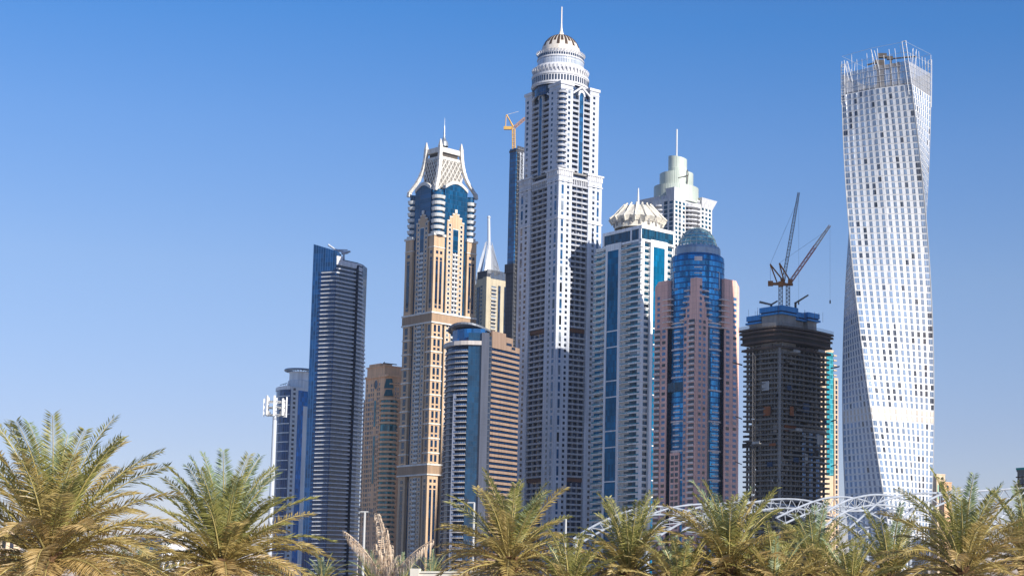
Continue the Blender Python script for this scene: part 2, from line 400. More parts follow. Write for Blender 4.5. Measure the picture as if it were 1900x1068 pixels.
    MB().lathe(cc, [(rad - 1.1, zc - .8), (rad - 1.1, zt - 6), (0, zt - 6)], 20).build('corner_bay', M['recess'], t)
    win.done(); bal.done()
    # ---- drum, petals, dome, spire
    c = T.pt((l3) / 2 + .3, (r3) / 2 - .3, 0); c = (c[0] - 1.1, c[1], 0); D = c[1]; mpp = at(0, 100, D)[1] / F * 1.0; Z = lambda vv: at(1042, vv, D)[2]
    ZR = lambda vv, r: at(1042, vv, D - r * mpp)[2]
    MB().lathe(c, [(49 * mpp, zt - 6), (49 * mpp, ZR(150, 50))], 48).build('drum_base', M['recess'], t)
    pr = lambda seq: [(r * mpp, ZR(vv, r)) for r, vv in seq]
    MB().lathe(c, pr([(40, 154), (53.5, 154), (53.5, 151.5), (55, 151), (55, 149.5), (53.5, 149), (53.5, 135), (54.5, 134.5), (54.5, 131), (50, 130.5), (50, 119.5), (49.5, 119.4), (49.5, 118), (47, 115), (46, 114.8), (0, 114.5)]), 72).build('lower_drum', M['white'], t)
    MB().lathe(c, pr([(44, 115), (44, 103)]), 72).build('drum_glazing', M['drumglass'], t)
    MB().lathe(c, pr([(44.3, 103), (45, 102.5), (45, 101), (43.5, 100.6), (43.5, 93), (38, 92.2), (0, 92)]), 72).build('upper_drum', M['white'], t)
    dw = Elems('drum_window', [M['windark']], t)
    for rr, v0, v1, nn in ((53.6, 137, 147, 60), (43.6, 95.2, 99.6, 60)):
        for i in range(nn):
            an = 2 * pi * i / nn; x, y = c[0] + rr * mpp * cos(an), c[1] + rr * mpp * sin(an)
            class G: pass
            g = G(); g.pt = lambda a, b, z, x=x, y=y, an=an: (x - sin(an) * a + cos(an) * b, y + cos(an) * a + sin(an) * b, z)
            dw.box(g, -.55, .55, -.4, .12, ZR(v1, rr), ZR(v0, rr))
    dw.done()
    for rr, vb, vt, nn, nm in ((51.5, 130, 118.5, 44, 'petal_ring'), (44, 94.5, 89, 44, 'petal_ring')):
        m = MB()
        for i in range(nn):
            an = 2 * pi * i / nn; w_ = pi / nn
            q = lambda r, a, vv: (c[0] + r * mpp * cos(a), c[1] + r * mpp * sin(a), ZR(vv, rr))
            b0, b1, tp, ti = q(rr - .5, an - w_ * .25, vb), q(rr - .5, an + w_ * .25, vb), q(rr + 3.5, an - w_, vt), q(rr + 3.5, an + w_, vt)
            k = q(rr - 1.2, an, (vb + vt) / 2); e = q(rr + 2, an, vt + 1.5)
            m.face([b0, b1, ti, e, tp]); m.face([b1, k, ti]); m.face([k, b0, tp]); m.face([k, tp, e]); m.face([k, e, ti])
        m.build(nm, M['white'], t)
    zd = ZR(92, 40)
    dome = lambda k: [((37.5 - k) * mpp * cos(x) ** .92, zd + (Z(66.3) - zd - k * mpp) * sin(x)) for x in [pi / 2 * i / 14 for i in range(14)]] + [(0, Z(66.2))]
    dm = MB().lathe(c, dome(0), 72).build('dome', M['domewhite'], t, smooth=True)
    m = MB(); nr = 28
    for i in range(nr):
        p0 = [x for x in dome(-.35)[(3 if i % 2 else 5):14]]
        wd = 2 * pi / nr * .7; m.lathe(c, [(r, z) for r, z in p0], 3, 0, 2 * pi * i / nr - wd / 2, 2 * pi * i / nr + wd / 2)
    for i in range(nr):
        continue
        p0 = dome(-.3)[1:4]; wd = 2 * pi / nr * .35; m.lathe(c, p0, 2, 0, 2 * pi * i / nr - wd / 2, 2 * pi * i / nr + wd / 2)
    m.build('dome_louvre', M['bronze'], dm)
    MB().lathe(c, [(6 * mpp, Z(67)), (4.3 * mpp, Z(63)), (2.6 * mpp, Z(58)), (1.7 * mpp, Z(52)), (1.35 * mpp, Z(46)), (1.6 * mpp, Z(45)), (1.2 * mpp, Z(44)), (1.0 * mpp, Z(14)), (.3 * mpp, Z(12.5)), (0, Z(12.4))], 16).build('spire', M['spire'], t, smooth=True)
M['princess'] = wall('pale_stone_cladding', hx('#c3c7cf'), .6, .1, joint=(30, 3.85, .2), jcol=.86)
M['whitebal'] = wall('balcony_white', hx('#a9abb0'), .7, .1)
M['brownband'] = wall('brown_louvre', hx('#6a4a3a'))
M['domewhite'] = wall('dome_white', hx('#d8cfc2'), .5, .08)
M['bronze'] = wall('bronze_louvre', hx('#4d3c2d'), .5, .2)
M['spire'] = wall('spire_paint', hx('#eadfce'), .5, .05)
M['drumglass'] = glass('drum_glass', hx('#8a93a0'), 1.2, 5, .35, .3, hx('#c8ccd2'), .25)
domed_tower()
# ------------------------------------------------------------------ golden brown tower with a white pagoda crown
def crowned_tower():
    T = Frame(804, 500, 1134, 50); h = 3.35
    t = thing('crowned_skyscraper', 'tan and blue glass tower under a white swept lattice crown with short spire', 'skyscraper', (T.C[0], T.C[1], 0))
    L = lambda u, v=520, r=0: T.L(u, v, r); Q = lambda u, v=520, l=0: T.Rr(u, v, l)
    zp = T.z(436)                                   # pier tops
    l1, l2, l3, l4, l5, l6 = L(794), L(791), L(768.5), L(764), L(763), L(750.5)
    r1, r2, r3, r4, r5, r6 = Q(823), Q(828), Q(859.5), Q(864.5), Q(865.5), Q(882.5)
    zg = T.z(352); d = 2.2
    MB().box(T, d, l6 - d, d, r6 - d, 0, zg).build('glass_body', M['goldglass'], t)
    tan = M['tan']; wh = M['whitetrim']
    pl = MB().box(T, 0, l1, 0, r1, 0, zp).build('corner_pier', tan, t)
    MB().box(T, l5, l6, 0, r1, 0, zp).build('corner_pier', tan, t); MB().box(T, 0, l1, r5, r6, 0, zp).build('corner_pier', tan, t); MB().box(T, l5, l6, r5, r6, 0, zp).build('corner_pier', tan, t)
    for (a, b, c, e) in ((0, l1, 0, r1), (l5, l6, 0, r1), (0, l1, r5, r6), (l5, l6, r5, r6)):
        MB().box(T, a - .8, b + .8, c - .8, e + .8, zp, zp + 1.6).box(T, a - .4, b + .4, c - .4, e + .4, zp - 8.5, zp - 7.9).build('pier_cornice', wh, t)
    # stepped panels in the middle of each face
    def panel(a, b, left):
        P = (lambda s, e, z: T.pt(a + (b - a) * s, e, z)) if left else (lambda s, e, z: T.pt(e, a + (b - a) * s, z))
        vs = [404, 396, 390, 386.5]; st = [0, .14, .3, .43]
        if left: vs = [408, 401, 395, 391]
        zz = [T.z(x) for x in vs]; pts = [P(0, .6, 0)]
        for s_, z_ in zip(st, zz): pts += [P(s_, .6, z_)] if s_ == 0 else [P(s_, .6, pz), P(s_, .6, z_)]; pz = z_
        for s_, z_ in reversed(list(zip(st, zz))): pts += [P(1 - s_, .6, z_)] + ([P(1 - s_, .6, zz[st.index(s_) - 1])] if s_ else [])
        pts += [P(1, .6, 0)]
        o = P(0, 2.4, 0); o0 = P(0, .6, 0)
        sp = recalc(MB().slab(pts, tuple(o[i] - o0[i] for i in range(3))).build('stepped_panel', tan, t))
        m = Elems('panel_coping', [wh], sp)
        class G: pass
        g = G(); g.pt = P
        for i in range(4):
            s0 = st[i]; s1 = st[i + 1] if i < 3 else 1 - st[3]
            if i < 3: m.box(g, s0, s1, .35, 1.2, zz[i], zz[i] + .9); m.box(g, 1 - s1, 1 - s0, .35, 1.2, zz[i], zz[i] + .9)
            else: m.box(g, s0, s1, .35, 1.2, zz[i], zz[i] + 2.6)
        zb = T.z(461); zt2 = T.z(418)
        m.done(); MB().box(g, .33, .345, .4, .7, zb, zt2 + .5).box(g, .66, .675, .4, .7, zb, zt2 + .5).box(g, .33, .675, .4, .7, zt2, zt2 + .6).build('window_frame', wh, sp)
        MB().box(g, .345, .66, .45, .7, zb, zt2).build('tall_window', M['goldglass'], sp)
        return g
    gl = panel(l2, l3, True); gr = panel(r2, r3, False)
    win = Elems('window', [M['winnavy']], t, hide=[(824, 960, 600, 1200)]); sur = MB(); bal = Elems('balcony', [M['whitebal2'], M['winnavy']], t, hide=[(824, 960, 600, 1200)])
    bands = [T.z(588), T.z(870)]
    z = 6.0
    while z < T.z(412):
        if not any(abs(z + 1.5 - b) < 4.5 for b in bands):
            for g, s0, s1 in ((gl, .12, .24), (gl, .76, .88), (gr, .10, .22), (gr, .78, .90)):
                win.box(g, s0, s1, .48, .8, z + .7, z + 2.5); sur.box(g, s0 - .03, s1 + .03, .53, .75, z + .4, z + 2.8)
            if z < T.z(463):
                for g in (gl, gr):
                    m = bal.new(); m.box(g, .33, .67, -.1, .62, z - .2, z + 1.1); m.box(g, .36, .48, .3, .62, z + 1.1, z + 2.7, 1); m.box(g, .53, .64, .3, .62, z + 1.1, z + 2.7, 1)
                    sur.box(g, .34, .66, .5, .7, z + 1.1, z + 3.2)
        z += h
    sur.build('window_surround', wh, t)
    # piers: long slots above and below, pairs between string courses in the middle
    slots = MB(); crs = Elems('string_course', [wh], t); sqs = Elems('pier_window', [M['winnavy']], t, hide=[(824, 960, 600, 1200)], limit=100)
    cols = [('l', a, b) for a, b in ((l1 * .3, l1 * .7), (l5 + (l6 - l5) * .3, l5 + (l6 - l5) * .7))] + [('r', r1 * .2, r1 * .42), ('r', r1 * .58, r1 * .8), ('r', r5 + (r6 - r5) * .2, r5 + (r6 - r5) * .42), ('r', r5 + (r6 - r5) * .58, r5 + (r6 - r5) * .8)]
    def pw(k, a, b, z0, z1, tgt):
        (tgt.new() if isinstance(tgt, Elems) else tgt).box(*((T, a, b, -.1, .3) if k == 'l' else (T, -.1, .3, a, b)), z0, z1)
    def course(z, hh=.8):
        for (a, b, c, e) in ((0, l1, 0, r1), (l5, l6, 0, r1), (0, l1, r5, r6), (l5, l6, r5, r6)): crs.box(T, a - .45, b + .45, c - .45, e + .45, z, z + hh)
    zA, zB = T.z(866), T.z(598); seg = (zB - zA) / 10
    for k, a, b in cols:
        for q in range(2): pw(k, a, b, zp - 13 - q * 4.6, zp - 10.8 - q * 4.6, sqs)
        pw(k, a, b, T.z(563), zp - 18, sqs)
        for q in range(2): pw(k, a, b, bands[0] + 7 + q * 4.2, bands[0] + 9.2 + q * 4.2, sqs)
        for q in range(2): pw(k, a, b, bands[1] - 9 - q * 4.2, bands[1] - 6.8 - q * 4.2, sqs)
        pw(k, a, b, 4, bands[1] - 14, sqs)
        for i in range(10):
            z0 = zA + i * seg; pw(k, a, b, z0 + 1.2, z0 + 3.0, sqs); pw(k, a, b, z0 + 4.2, z0 + seg - 1.2, sqs)
    sqs.done()
    for i in range(11): course(zA + i * seg - .4)
    # two belts right round the tower
    for b in bands:
        m = MB().box(T, -.6, l6 + .6, -.6, r6 + .6, b - 3, b + 3)
        m.build('belt', M['beltbrown'], t); crs.box(T, -1, l6 + 1, -1, r6 + 1, b + 3, b + 4.2); crs.box(T, -1, l6 + 1, -1, r6 + 1, b - 4, b - 3)
    crs.done()
    # curved corner balconies of the upper part
    zz = T.z(428)
    n = 7; step = (T.z(356) - zz) / (n - .6)
    cs = [T.pt(1.6, 4.0, 0), T.pt(l6 - 3.4, 3.0, 0), T.pt(2.6, r6 - 4.2, 0), T.pt(l6 - 3, r6 - 3, 0)]
    for c, rad in zip(cs, (5.0, 3.9, 4.2, 4)):
        MB().lathe(c, [(rad - 1.7, zp), (rad - 1.7, T.z(350)), (0, T.z(350))], 24).build('corner_bay', M['goldglass'], t)
        for i in range(n):
            z = zz + i * step - 2; bal.new().lathe(c, [(0, z - .5), (rad - .6, z - .5), (rad, z + 1.8), (rad - .3, z + 1.8), (rad - .6, z), (0, z)], 20)
    win.done(); bal.done()
    # bowed glass heads with an arched white rim
    for left, a, b, va, vb in ((True, l2 - .6, l5, 337, 347), (False, r1 + .2, r5, 332, 344)):
        P = (lambda s, e, z: T.pt(a + (b - a) * s, e, z)) if left else (lambda s, e, z: T.pt(e, a + (b - a) * s, z))
        ze, zm = T.z(vb), T.z(va); pts = [P(0, 1.2, T.z(440)), P(0, 1.2, ze)]
        arc = [(s / 12, ze + (zm - ze) * sin(pi * s / 12)) for s in range(13)]
        pts = [P(0, 1.4, T.z(455))] + [P(s, 1.4, z) for s, z in arc] + [P(1, 1.4, T.z(455))]
        o = P(0, 5, 0); o0 = P(0, 1.4, 0); off = tuple(o[i] - o0[i] for i in range(3))
        recalc(MB().slab(pts, off).build('arched_glass', M['goldglass2'], t))
        m = MB()
        for (s0, z0), (s1, z1) in zip(arc[:-1], arc[1:]):
            m.slab([P(s0, .7, z0), P(s0, .7, z0 + 2.4), P(s1, .7, z1 + 2.4), P(s1, .7, z1)], off)
        m.build('arched_rim', wh, t)
    # crown
    cl, cr = l6 / 2, r6 / 2; zt = T.z(270); z0 = T.z(352); hl, hr = l6 / 2 - 1, r6 / 2 - 1
    prof = [(1.0, 362), (.99, 354), (.87, 344), (.76, 334), (.665, 322), (.60, 310), (.56, 298), (.535, 286), (.525, 274), (.525, 263)]
    Zk = [(k, T.z(v + 6, cl, cr) if v > 263 else T.z(v + 3, cl, cr)) for k, v in prof]
    for sl in (-1, 1):
        for sr in (-1, 1):
            m = MB()
            for (k0, a), (k1, b) in zip(Zk[:-1], Zk[1:]):
                w0 = 1.3; w1 = 1.15 if b < Zk[-1][1] - .1 else .25
                def ring(k, z, w):
                    x, y = cl + sl * hl * k, cr + sr * hr * k; return [T.pt(x - w, y - w, z), T.pt(x + w, y - w, z), T.pt(x + w, y + w, z), T.pt(x - w, y + w, z)]
                A, B = ring(k0, a, w0), ring(k1, b, w1)
                for i in range(4): m.face([A[i], A[(i + 1) % 4], B[(i + 1) % 4], B[i]])
            recalc(m.build('crown_rib', wh, t))
    zs = [z for k, z in Zk]; kk = .53
    def at_k(z):
        for (k0, a), (k1, b) in zip(Zk[:-1], Zk[1:]):
            if a <= z <= b: return k0 + (k1 - k0) * (z - a) / (b - a)
        return .53
    zlo, zhi = T.z(343), T.z(292, cl * .5, cr * .5)
    pk_ = lambda z: .63 - .10 * min(1.1, max(-.3, (z - zlo) / (zhi - zlo)))
    m = MB(); m2 = MB()
    n = 10
    for i in range(n):
        za, zb_ = zlo - 2 + (zhi - zlo + 2) * i / n, zlo - 2 + (zhi - zlo + 2) * (i + 1) / n
        ka, kb = pk_(za) - .03, pk_(zb_) - .03
        for (x0, y0, x1, y1) in ((-1, -1, 1, -1), (1, -1, 1, 1), (1, 1, -1, 1), (-1, 1, -1, -1)):
            q = lambda k, x, y, z: T.pt(cl + x * hl * k, cr + y * hr * k, z)
            m.face([q(ka, x0, y0, za), q(ka, x1, y1, za), q(kb, x1, y1, zb_), q(kb, x0, y0, zb_)])
    m.build('crown_screen', M['screen'], t)
    nx, nz = 6, 4
    for (x0, y0, x1, y1) in ((-1, -1, 1, -1), (-1, 1, -1, -1), (1, -1, 1, 1), (1, 1, -1, 1)):
        def q(s, j):
            z = zlo + (zhi - zlo) * j; k = pk_(z); return T.pt(cl + (x0 + (x1 - x0) * s) * hl * k, cr + (y0 + (y1 - y0) * s) * hr * k, z)
        for i in range(nx):
            for j in range(nz):
                for (sa, sb) in ((0, 1), (1, 0)):
                    for e in range(2): m2.bar(q((i + sa + (sb - sa) * e / 2) / nx, (j + e / 2) / nz), q((i + sa + (sb - sa) * (e + 1) / 2) / nx, (j + (e + 1) / 2) / nz), .42, 4)
    m2.build('crown_lattice', wh, t)
    b = .52
    m = MB().box(T, cl - hl * b, cl + hl * b, cr - hr * b, cr + hr * b, T.z(293, cl * .5, cr * .5), T.z(288, cl * .5, cr * .5)).box(T, cl - hl * b, cl + hl * b, cr - hr * b, cr + hr * b, T.z(280, cl * .5, cr * .5), T.z(271, cl * .5, cr * .5))
    m.build('crown_beam', wh, t); MB().box(T, cl - hl * .42, cl + hl * .42, cr - hr * .42, cr + hr * .42, T.z(340, cl, cr), T.z(279, cl, cr)).build('crown_core', M['dgrey'], t)
    c = T.pt(cl, cr, 0); mp = c[1] / F; Z = lambda v: at(820, v, c[1])[2]
    MB().lathe(c, [(8 * mp, Z(272)), (8 * mp, Z(268)), (7 * mp, Z(264)), (5 * mp, Z(261)), (2.5 * mp, Z(260)), (3.4 * mp, Z(258)), (2.6 * mp, Z(255.5)), (2 * mp, Z(254)), (1.4 * mp, Z(240)), (.6 * mp, Z(233)), (.35 * mp, Z(219)), (0, Z(218.8))], 20).build('spire', M['silver'], t, smooth=True)
M['goldglass'] = glass('navy_curtain_wall', hx('#0c4568'), 1.8, 3.35, .12, .3, hx('#0d2d44'), .45)
M['goldglass2'] = glass('navy_curtain_wall_bowed', hx('#0c4164'), 1.8, 3.35, .1, .2, hx('#0e3a5a'), .35)
M['tan'] = wall('tan_cladding', hx('#c8aa8a'), .7, .14, joint=(40, 3.35, .15), jcol=.88)
M['whitetrim'] = wall('white_trim', hx('#d9d4cb'), .6, .08)
M['whitebal2'] = wall('balcony_trim', hx('#cbccca'), .6, .08)
M['beltbrown'] = wall('belt_stone', hx('#a58a70'), .7, .1)
M['winnavy'] = glass('window_navy', hx('#142c45'), 3, 3, 0, 0, var=.5)
M['screen'] = wall('screen_mesh', hx('#8f8b86'), .7, .15)
crowned_tower()
# ------------------------------------------------------------------ white and teal tower with a scalloped cap
def teal_tower():
    T = Frame(1191, 430, 1064, 47); h = 4.15; v = 560
    t = thing('teal_glass_skyscraper', 'white tower with teal glass strips under a round scalloped white cap', 'skyscraper', (T.C[0], T.C[1], 0))
    L = lambda u, v=560: T.L(u, v); Q = lambda u, v=560: T.Rr(u, v); zt = T.z(417); wh = M['tealwhite']
    e = 3.2                             # convergence of the uprights between the rows measured
    lb, lg0, lg1, lf0, lf1, le, lw = L(1170), L(1148), L(1127.5), L(1152.5), L(1124), L(1117), L(1099)
    rp, rf0, rg0, rg1, rf1, re = Q(1195), Q(1205), Q(1210), Q(1231), Q(1236), Q(1251)
    MB().box(T, 1.2, le - .4, 1.2, re - .4, 0, zt - 2.2).build('wall', M['tealwall'], t)
    MB().box(T, le - .5, lw, 2.5, re * .6, 0, T.z(441)).box(T, le, lw + .4, 2.0, re * .6 + .5, T.z(452), T.z(450)).build('side_wing', M['tealwall'], t)
    m = MB()                             # roof parapet and frames round the tall glass
    m.box(T, -.5, le, -.5, re, zt - 2.2, zt); m.box(T, -.5, le, -.5, re, zt - 10.8, zt - 9.4)
    m.box(T, .1, rp - .1, -.5, rp, 0, zt - 2.2)
    m.box(T, le - 1.8, le, -.5, 2, zt - 10, zt - 2.2); m.box(T, -.5, 2, re - 1.8, re, zt - 10, zt - 2.2)
    m.box(T, lb - .6, lb + .6, -.5, 1.3, zt - 10, zt - 2.2)
    m.box(T, lf0, lg0, -.9, 1.3, 0, zt - 9); m.box(T, lg1, lf1, -.9, 1.3, 0, zt - 9); m.box(T, lf0, lf1, -.92, 1.3, zt - 13.5, zt - 8.9)
    m.box(T, -.9, 1.3, rf0, rg0, 0, zt - 9); m.box(T, -.9, 1.3, rg1, rf1, 0, zt - 9); m.box(T, -.92, 1.3, rf0, rf1, zt - 13.5, zt - 8.9)
    m.build('frame', wh, t)
    MB().box(T, 0, le - 1.7, 0, 1.4, zt - 9.4, zt - 2.3).box(T, 0, 1.38, 1.41, re - 1.7, zt - 9.4, zt - 2.3).build('clerestory', M['tealdark'], t)
    MB().box(T, lg0, lg1, -.5, 1.1, 0, zt - 13.5).box(T, -.5, 1.1, rg0, rg1, 0, zt - 13.5).build('glass_strip', M['teal'], t)
    m = Elems('transom', [wh], t); z = zt - 13.5 - 56                # white transoms: a tall field, then short and tall by turns
    k = 0
    while z > 4:
        m.box(T, lg0, lg1, -.75, 1, z, z + .8); m.box(T, -.75, 1, rg0, rg1, z, z + .8); z -= 5.5 * 2 if k % 2 == 0 else 23; k += 1
    m.done()
    win = Elems('window', [M['tealdark'], M['teal']], t, hide=[(1207, 1300, 560, 1200)]); bal = Elems('balcony', [wh, M['tealrail']], t, hide=[(1207, 1300, 560, 1200)])
    z = zt - 14.5
    def bc(a0, a1, left, out, solid=False):
        m = bal.new()
        B = (lambda x0, x1, e0, e1, z0, z1, k=0: m.box(T, x0, x1, e0, e1, z0, z1, k)) if left else (lambda x0, x1, e0, e1, z0, z1, k=0: m.box(T, e0, e1, x0, x1, z0, z1, k))
        B(a0, a1, -out, 1.25, z - .25, z + .2); B(a0 + .05, a1 - .05, -out, -out + .15, z + .25, z + .95, 1)
        B(a0 + .05, a1 - .05, -out - .03, -out + .18, z + .95, z + 1.15)
    while z > 3:
        bc(lf1 + .05, le, True, .9); bc(lb, lf0 - .05, True, .9)
        m = bal.new(); m.box(T, le, lw + .5, 1.2, 2.6, z - .35, z + .25); m.box(T, le, lw + .5, 1.2, 1.35, z + .25, z + 1.3, 1)
        # corner bay
        m = bal.new(); m.box(T, -1.0, lb - .1, -1.6, 1.2, z - .4, z + .5); m.box(T, -.9, lb - .2, -1.5, -1.3, z + .5, z + 1.4, 1)
        win.box(T, .2, lb - .3, -.3, 1.3, z + .5, z + h - .4)
        for a, b in ((lf1 + .8, le - .4), (lb + .5, lb + (lf0 - lb) * .6)): win.box(T, a, b, 1.0, 1.5, z + .3, z + 3)
        win.box(T, le + .6, lw - .8, 2.3, 2.8, z + .3, z + 3, m=1)
        for a, b in ((rp + .5, rf0 - .3), (rf1 + .4, re - 1.4)):
            win.box(T, 1.0, 1.5, a, b, z + .6, z + 2.9); m = bal.new(); m.box(T, .4, 1.25, a - .3, b + .3, z - .3, z + .2)
        z -= h
    win.done(); bal.done()
    # scalloped cap: ribbed drum that narrows upwards
    c = T.pt(le * .5 + 1.2, re * .5, 0); mp = c[1] / F; Z = lambda x: at(1182, x, c[1])[2]; n = 16
    MB().lathe(c, [(44 * mp, Z(428)), (44 * mp, Z(410)), (0, Z(409))], 32).build('cap_wall', M['cream'], t)
    m = MB()
    for i in range(n):
        x = 2 * pi * i / n
        q = lambda r, a, vv: (c[0] + r * mp * cos(a), c[1] + r * mp * sin(a), Z(vv))
        for s in (0, 1):
            a, b = x + (s) * pi / n, x + (s + 1) * pi / n; ra, rb = (54, 50) if s == 0 else (50, 54)
            va, vb = (411, 408) if s == 0 else (408, 411)
            m.face([q(ra, a, va), q(rb, b, vb), q(25 if s == 0 else 27, b, 385), q(27 if s == 0 else 25, a, 385)])
            m.face([q(ra - 6, a, va + 7), q(rb - 6, b, vb + 7), q(rb, b, vb), q(ra, a, va)])
            m.face([q(25, a, 385), q(25, b, 385), q(0, b, 387)])
    roof_ = m.build('scalloped_roof', M['cream'], t)
    ribs = MB()
    for i in range(n):
        x = 2 * pi * i / n
        q = lambda r, vv: (c[0] + r * mp * cos(x), c[1] + r * mp * sin(x), Z(vv))
        ribs.tube([q(48, 418), q(54.5, 410), q(40, 397), q(27.5, 384), q(26, 381)], .75, 4)
    for rr, vv in ((45, 418),): ribs.lathe(c, [(rr * mp, Z(vv)), ((rr + 1.5) * mp, Z(vv - 1)), (rr * mp, Z(vv - 2))], 32)
    ribs.build('cap_rib', M['cream'], roof_)
    w = Elems('cap_opening', [M['grey']], t)
    for i in range(n):
        x = 2 * pi * (i + .5) / n; w.new().bar((c[0] + 43.5 * mp * cos(x), c[1] + 43.5 * mp * sin(x), Z(424)), (c[0] + 43.5 * mp * cos(x), c[1] + 43.5 * mp * sin(x), Z(414)), 1.2, 6)
    w.done()
    MB().tube([(*c[:2], Z(388)), (*c[:2], Z(368)), (*c[:2], Z(349))], 1.1, 8, r1=.45).build('spire', M['steel'], t)
M['tealwhite'] = wall('teal_tower_white', hx('#eeeeec'), .6, .08)
M['tealwall'] = wall('teal_tower_wall', hx('#dedcd6'), .7, .1)
M['teal'] = glass('teal_curtain_wall', hx('#00628a'), 1.7, 4.15, .1, .25, hx('#005068'), .3, ior=1.2)
M['tealdark'] = glass('teal_window', hx('#0a3f58'), 1.6, 4.15, .12, .0, hx('#2a5a68'), .6, ior=1.45)
M['tealrail'] = glass('teal_balustrade', hx('#2f7f8e'), 1.6, 9, .1, 0, hx('#6f9098'), .4)
teal_tower()

# ------------------------------------------------------------------ pale tower with three stacked drums
def stepped_tower():
    T = Frame(1251, 360, 1318, 51); h = 3.7; wh = M['white']; v = 400
    t = thing('stepped_drum_skyscraper', 'white tower whose roof steps up in three round drums to a thin mast', 'skyscraper', (T.C[0], T.C[1], 0))
    L = lambda u: T.L(u, v); Q = lambda u: T.Rr(u, v); l1, lw, r1 = L(1210), L(1187), Q(1321); zt = T.z(352)
    MB().box(T, 0, l1, 0, r1, 0, zt - 6).box(T, l1, lw, 3, r1 - 4, 0, T.z(368)).build('wall', M['tealwall'], t)
    m = MB()
    for s0, s1, lf in ((-2, 4.5, 0), (0, l1 * .2, 1)):
        if lf: continue
    # flared cornice blocks at the corners
    def flare(l0, l1_, r0, r1_, z0, z1, o):
        A = [T.pt(l0, r0, z0), T.pt(l1_, r0, z0), T.pt(l1_, r1_, z0), T.pt(l0, r1_, z0)]; B = [T.pt(l0 - o, r0 - o, z1), T.pt(l1_ + o, r0 - o, z1), T.pt(l1_ + o, r1_ + o, z1), T.pt(l0 - o, r1_ + o, z1)]
        for i in range(4): m.face([A[i], A[(i + 1) % 4], B[(i + 1) % 4], B[i]])
        m.face(B); m.face(A[::-1])
    flare(-.2, 7, -.2, r1 * .27, zt - 9, zt + 2, 1.6); flare(-.2, 8, r1 * .72, r1 + .2, zt - 9, zt - 1, 3.0); flare(l1 * .75, lw + .3, 2, 12, T.z(372), T.z(357), 1.4)
    m.box(T, 1, l1, 1, r1, zt - 6, zt - 3)
    m.build('cornice', wh, t)
    win = Elems('window', [M['tealdark'], M['windark']], t, hide=[(1100, 1250, 428, 1200), (1230, 1400, 455, 1200), (960, 1117, 0, 1200)]); bal = Elems('balcony', [wh, M['tealrail']], t, hide=[(1100, 1250, 428, 1200), (1230, 1400, 455, 1200)])
    z = zt - 11
    while z > T.z(640):
        for a in (.03, .12, .22): win.box(T, -.1, .3, r1 * a, r1 * (a + .06), z, z + 2.3)
        for a in (.72, .82, .91): win.box(T, -.1, .3, r1 * a, r1 * (a + .06), z, z + 2.3)
        for a in (.05, .3): win.box(T, l1 * a, l1 * (a + .16), -.1, .3, z - .3, z + 2.6)
        for a in (.3, .4, .5, .6): win.box(T, -.12, .3, r1 * a, r1 * a + r1 * .07, z, z + 2.5, m=1)
        c = T.pt(3.2, r1 * .48, 0); m2 = bal.new(); m2.lathe(c, [(0, z - .9), (r1 * .2, z - .9), (r1 * .2, z + .3), (r1 * .2 - .2, z + .3), (r1 * .2 - .2, z - .6), (0, z - .6)], 24)
        c = T.pt(l1 * .75, 4.5, 0); m2 = bal.new(); m2.lathe(c, [(0, z - .9), (7.5, z - .9), (7.5, z + .3), (7.3, z + .3), (7.3, z - .6), (0, z - .6)], 24)
        win.box(T, l1 + .8, lw - 1, 2.9, 3.3, z - 3, z - .6)
        m2 = bal.new(); m2.box(T, -.5, .1, r1 * .13, r1 * .20, z - .9, z - .2)
        z -= h
    for i in range(12):
        for j in range(2): win.box(T, -.3, .3, r1 * (.31 + .032 * i), r1 * (.325 + .032 * i), zt - 10.6 + j * 4, zt - 8.4 + j * 4, m=1)
    MB().box(T, -.15, .4, r1 * .3, r1 * .71, zt - 11.2, zt - 3.2).build('parapet_panel', wh, t)
    win.done(); bal.done()
    c = T.pt(l1 * .5, r1 * .5, 0); mp = c[1] / F; Z = lambda x: at(1255, x, c[1])[2]
    def drum(u0, u1, v0, v1, nm, slope=0):
        r = (u1 - u0) / 2 * mp; d = ((u0 + u1) / 2 - proj((c[0], c[1], Z(v1)))[0]) * mp; cc = (c[0] + d, c[1]); n = 48
        poly = [(cc[0] + r * cos(2 * pi * i / n), cc[1] + r * sin(2 * pi * i / n)) for i in range(n)]
        m = MB().prism(poly, Z(v0), [Z(v1) - slope * mp * (p[0] - cc[0] + r) / (2 * r) for p in poly])
        return m.build(nm, M['drumclad'], t)
    drum(1212, 1297, 380, 349, 'lower_drum', 2); drum(1223, 1287, 352, 325, 'middle_drum', -2); drum(1239.5, 1275, 330, 291, 'upper_drum', 6)
    m = MB()
    for i in range(0):
        x = 2 * pi * i / 40; r = 43 * mp; m.bar((c[0] + r * cos(x), c[1] + r * sin(x), Z(372)), (c[0] + r * cos(x), c[1] + r * sin(x), Z(351)), .35, 4)
    m.build('drum_fin', M['drumclad'], t)
    mx = at(1255.5, 292, c[1])[0]
    MB().tube([(mx, c[1], Z(300)), (mx, c[1], Z(290)), (mx, c[1], Z(240))], .95, 8, r1=.7).build('mast', M['steel'], t)
    MB().tube([(mx + 22 * mp, c[1] - 12, Z(352)), (mx + 24 * mp, c[1] - 12, Z(330)), (mx + 23 * mp, c[1] - 12, Z(322))], .5, 6).tube([(mx + 24 * mp, c[1] - 12, Z(332)), (mx + 6 * mp, c[1] - 14, Z(338))], .4, 6).build('roof_crane', M['dgrey'], t)
M['drumclad'] = glass('drum_cladding', hx('#a9b4a8'), 1.5, 30, .45, .4, hx('#c9cdbf'), .12, rough=.35)
stepped_tower()

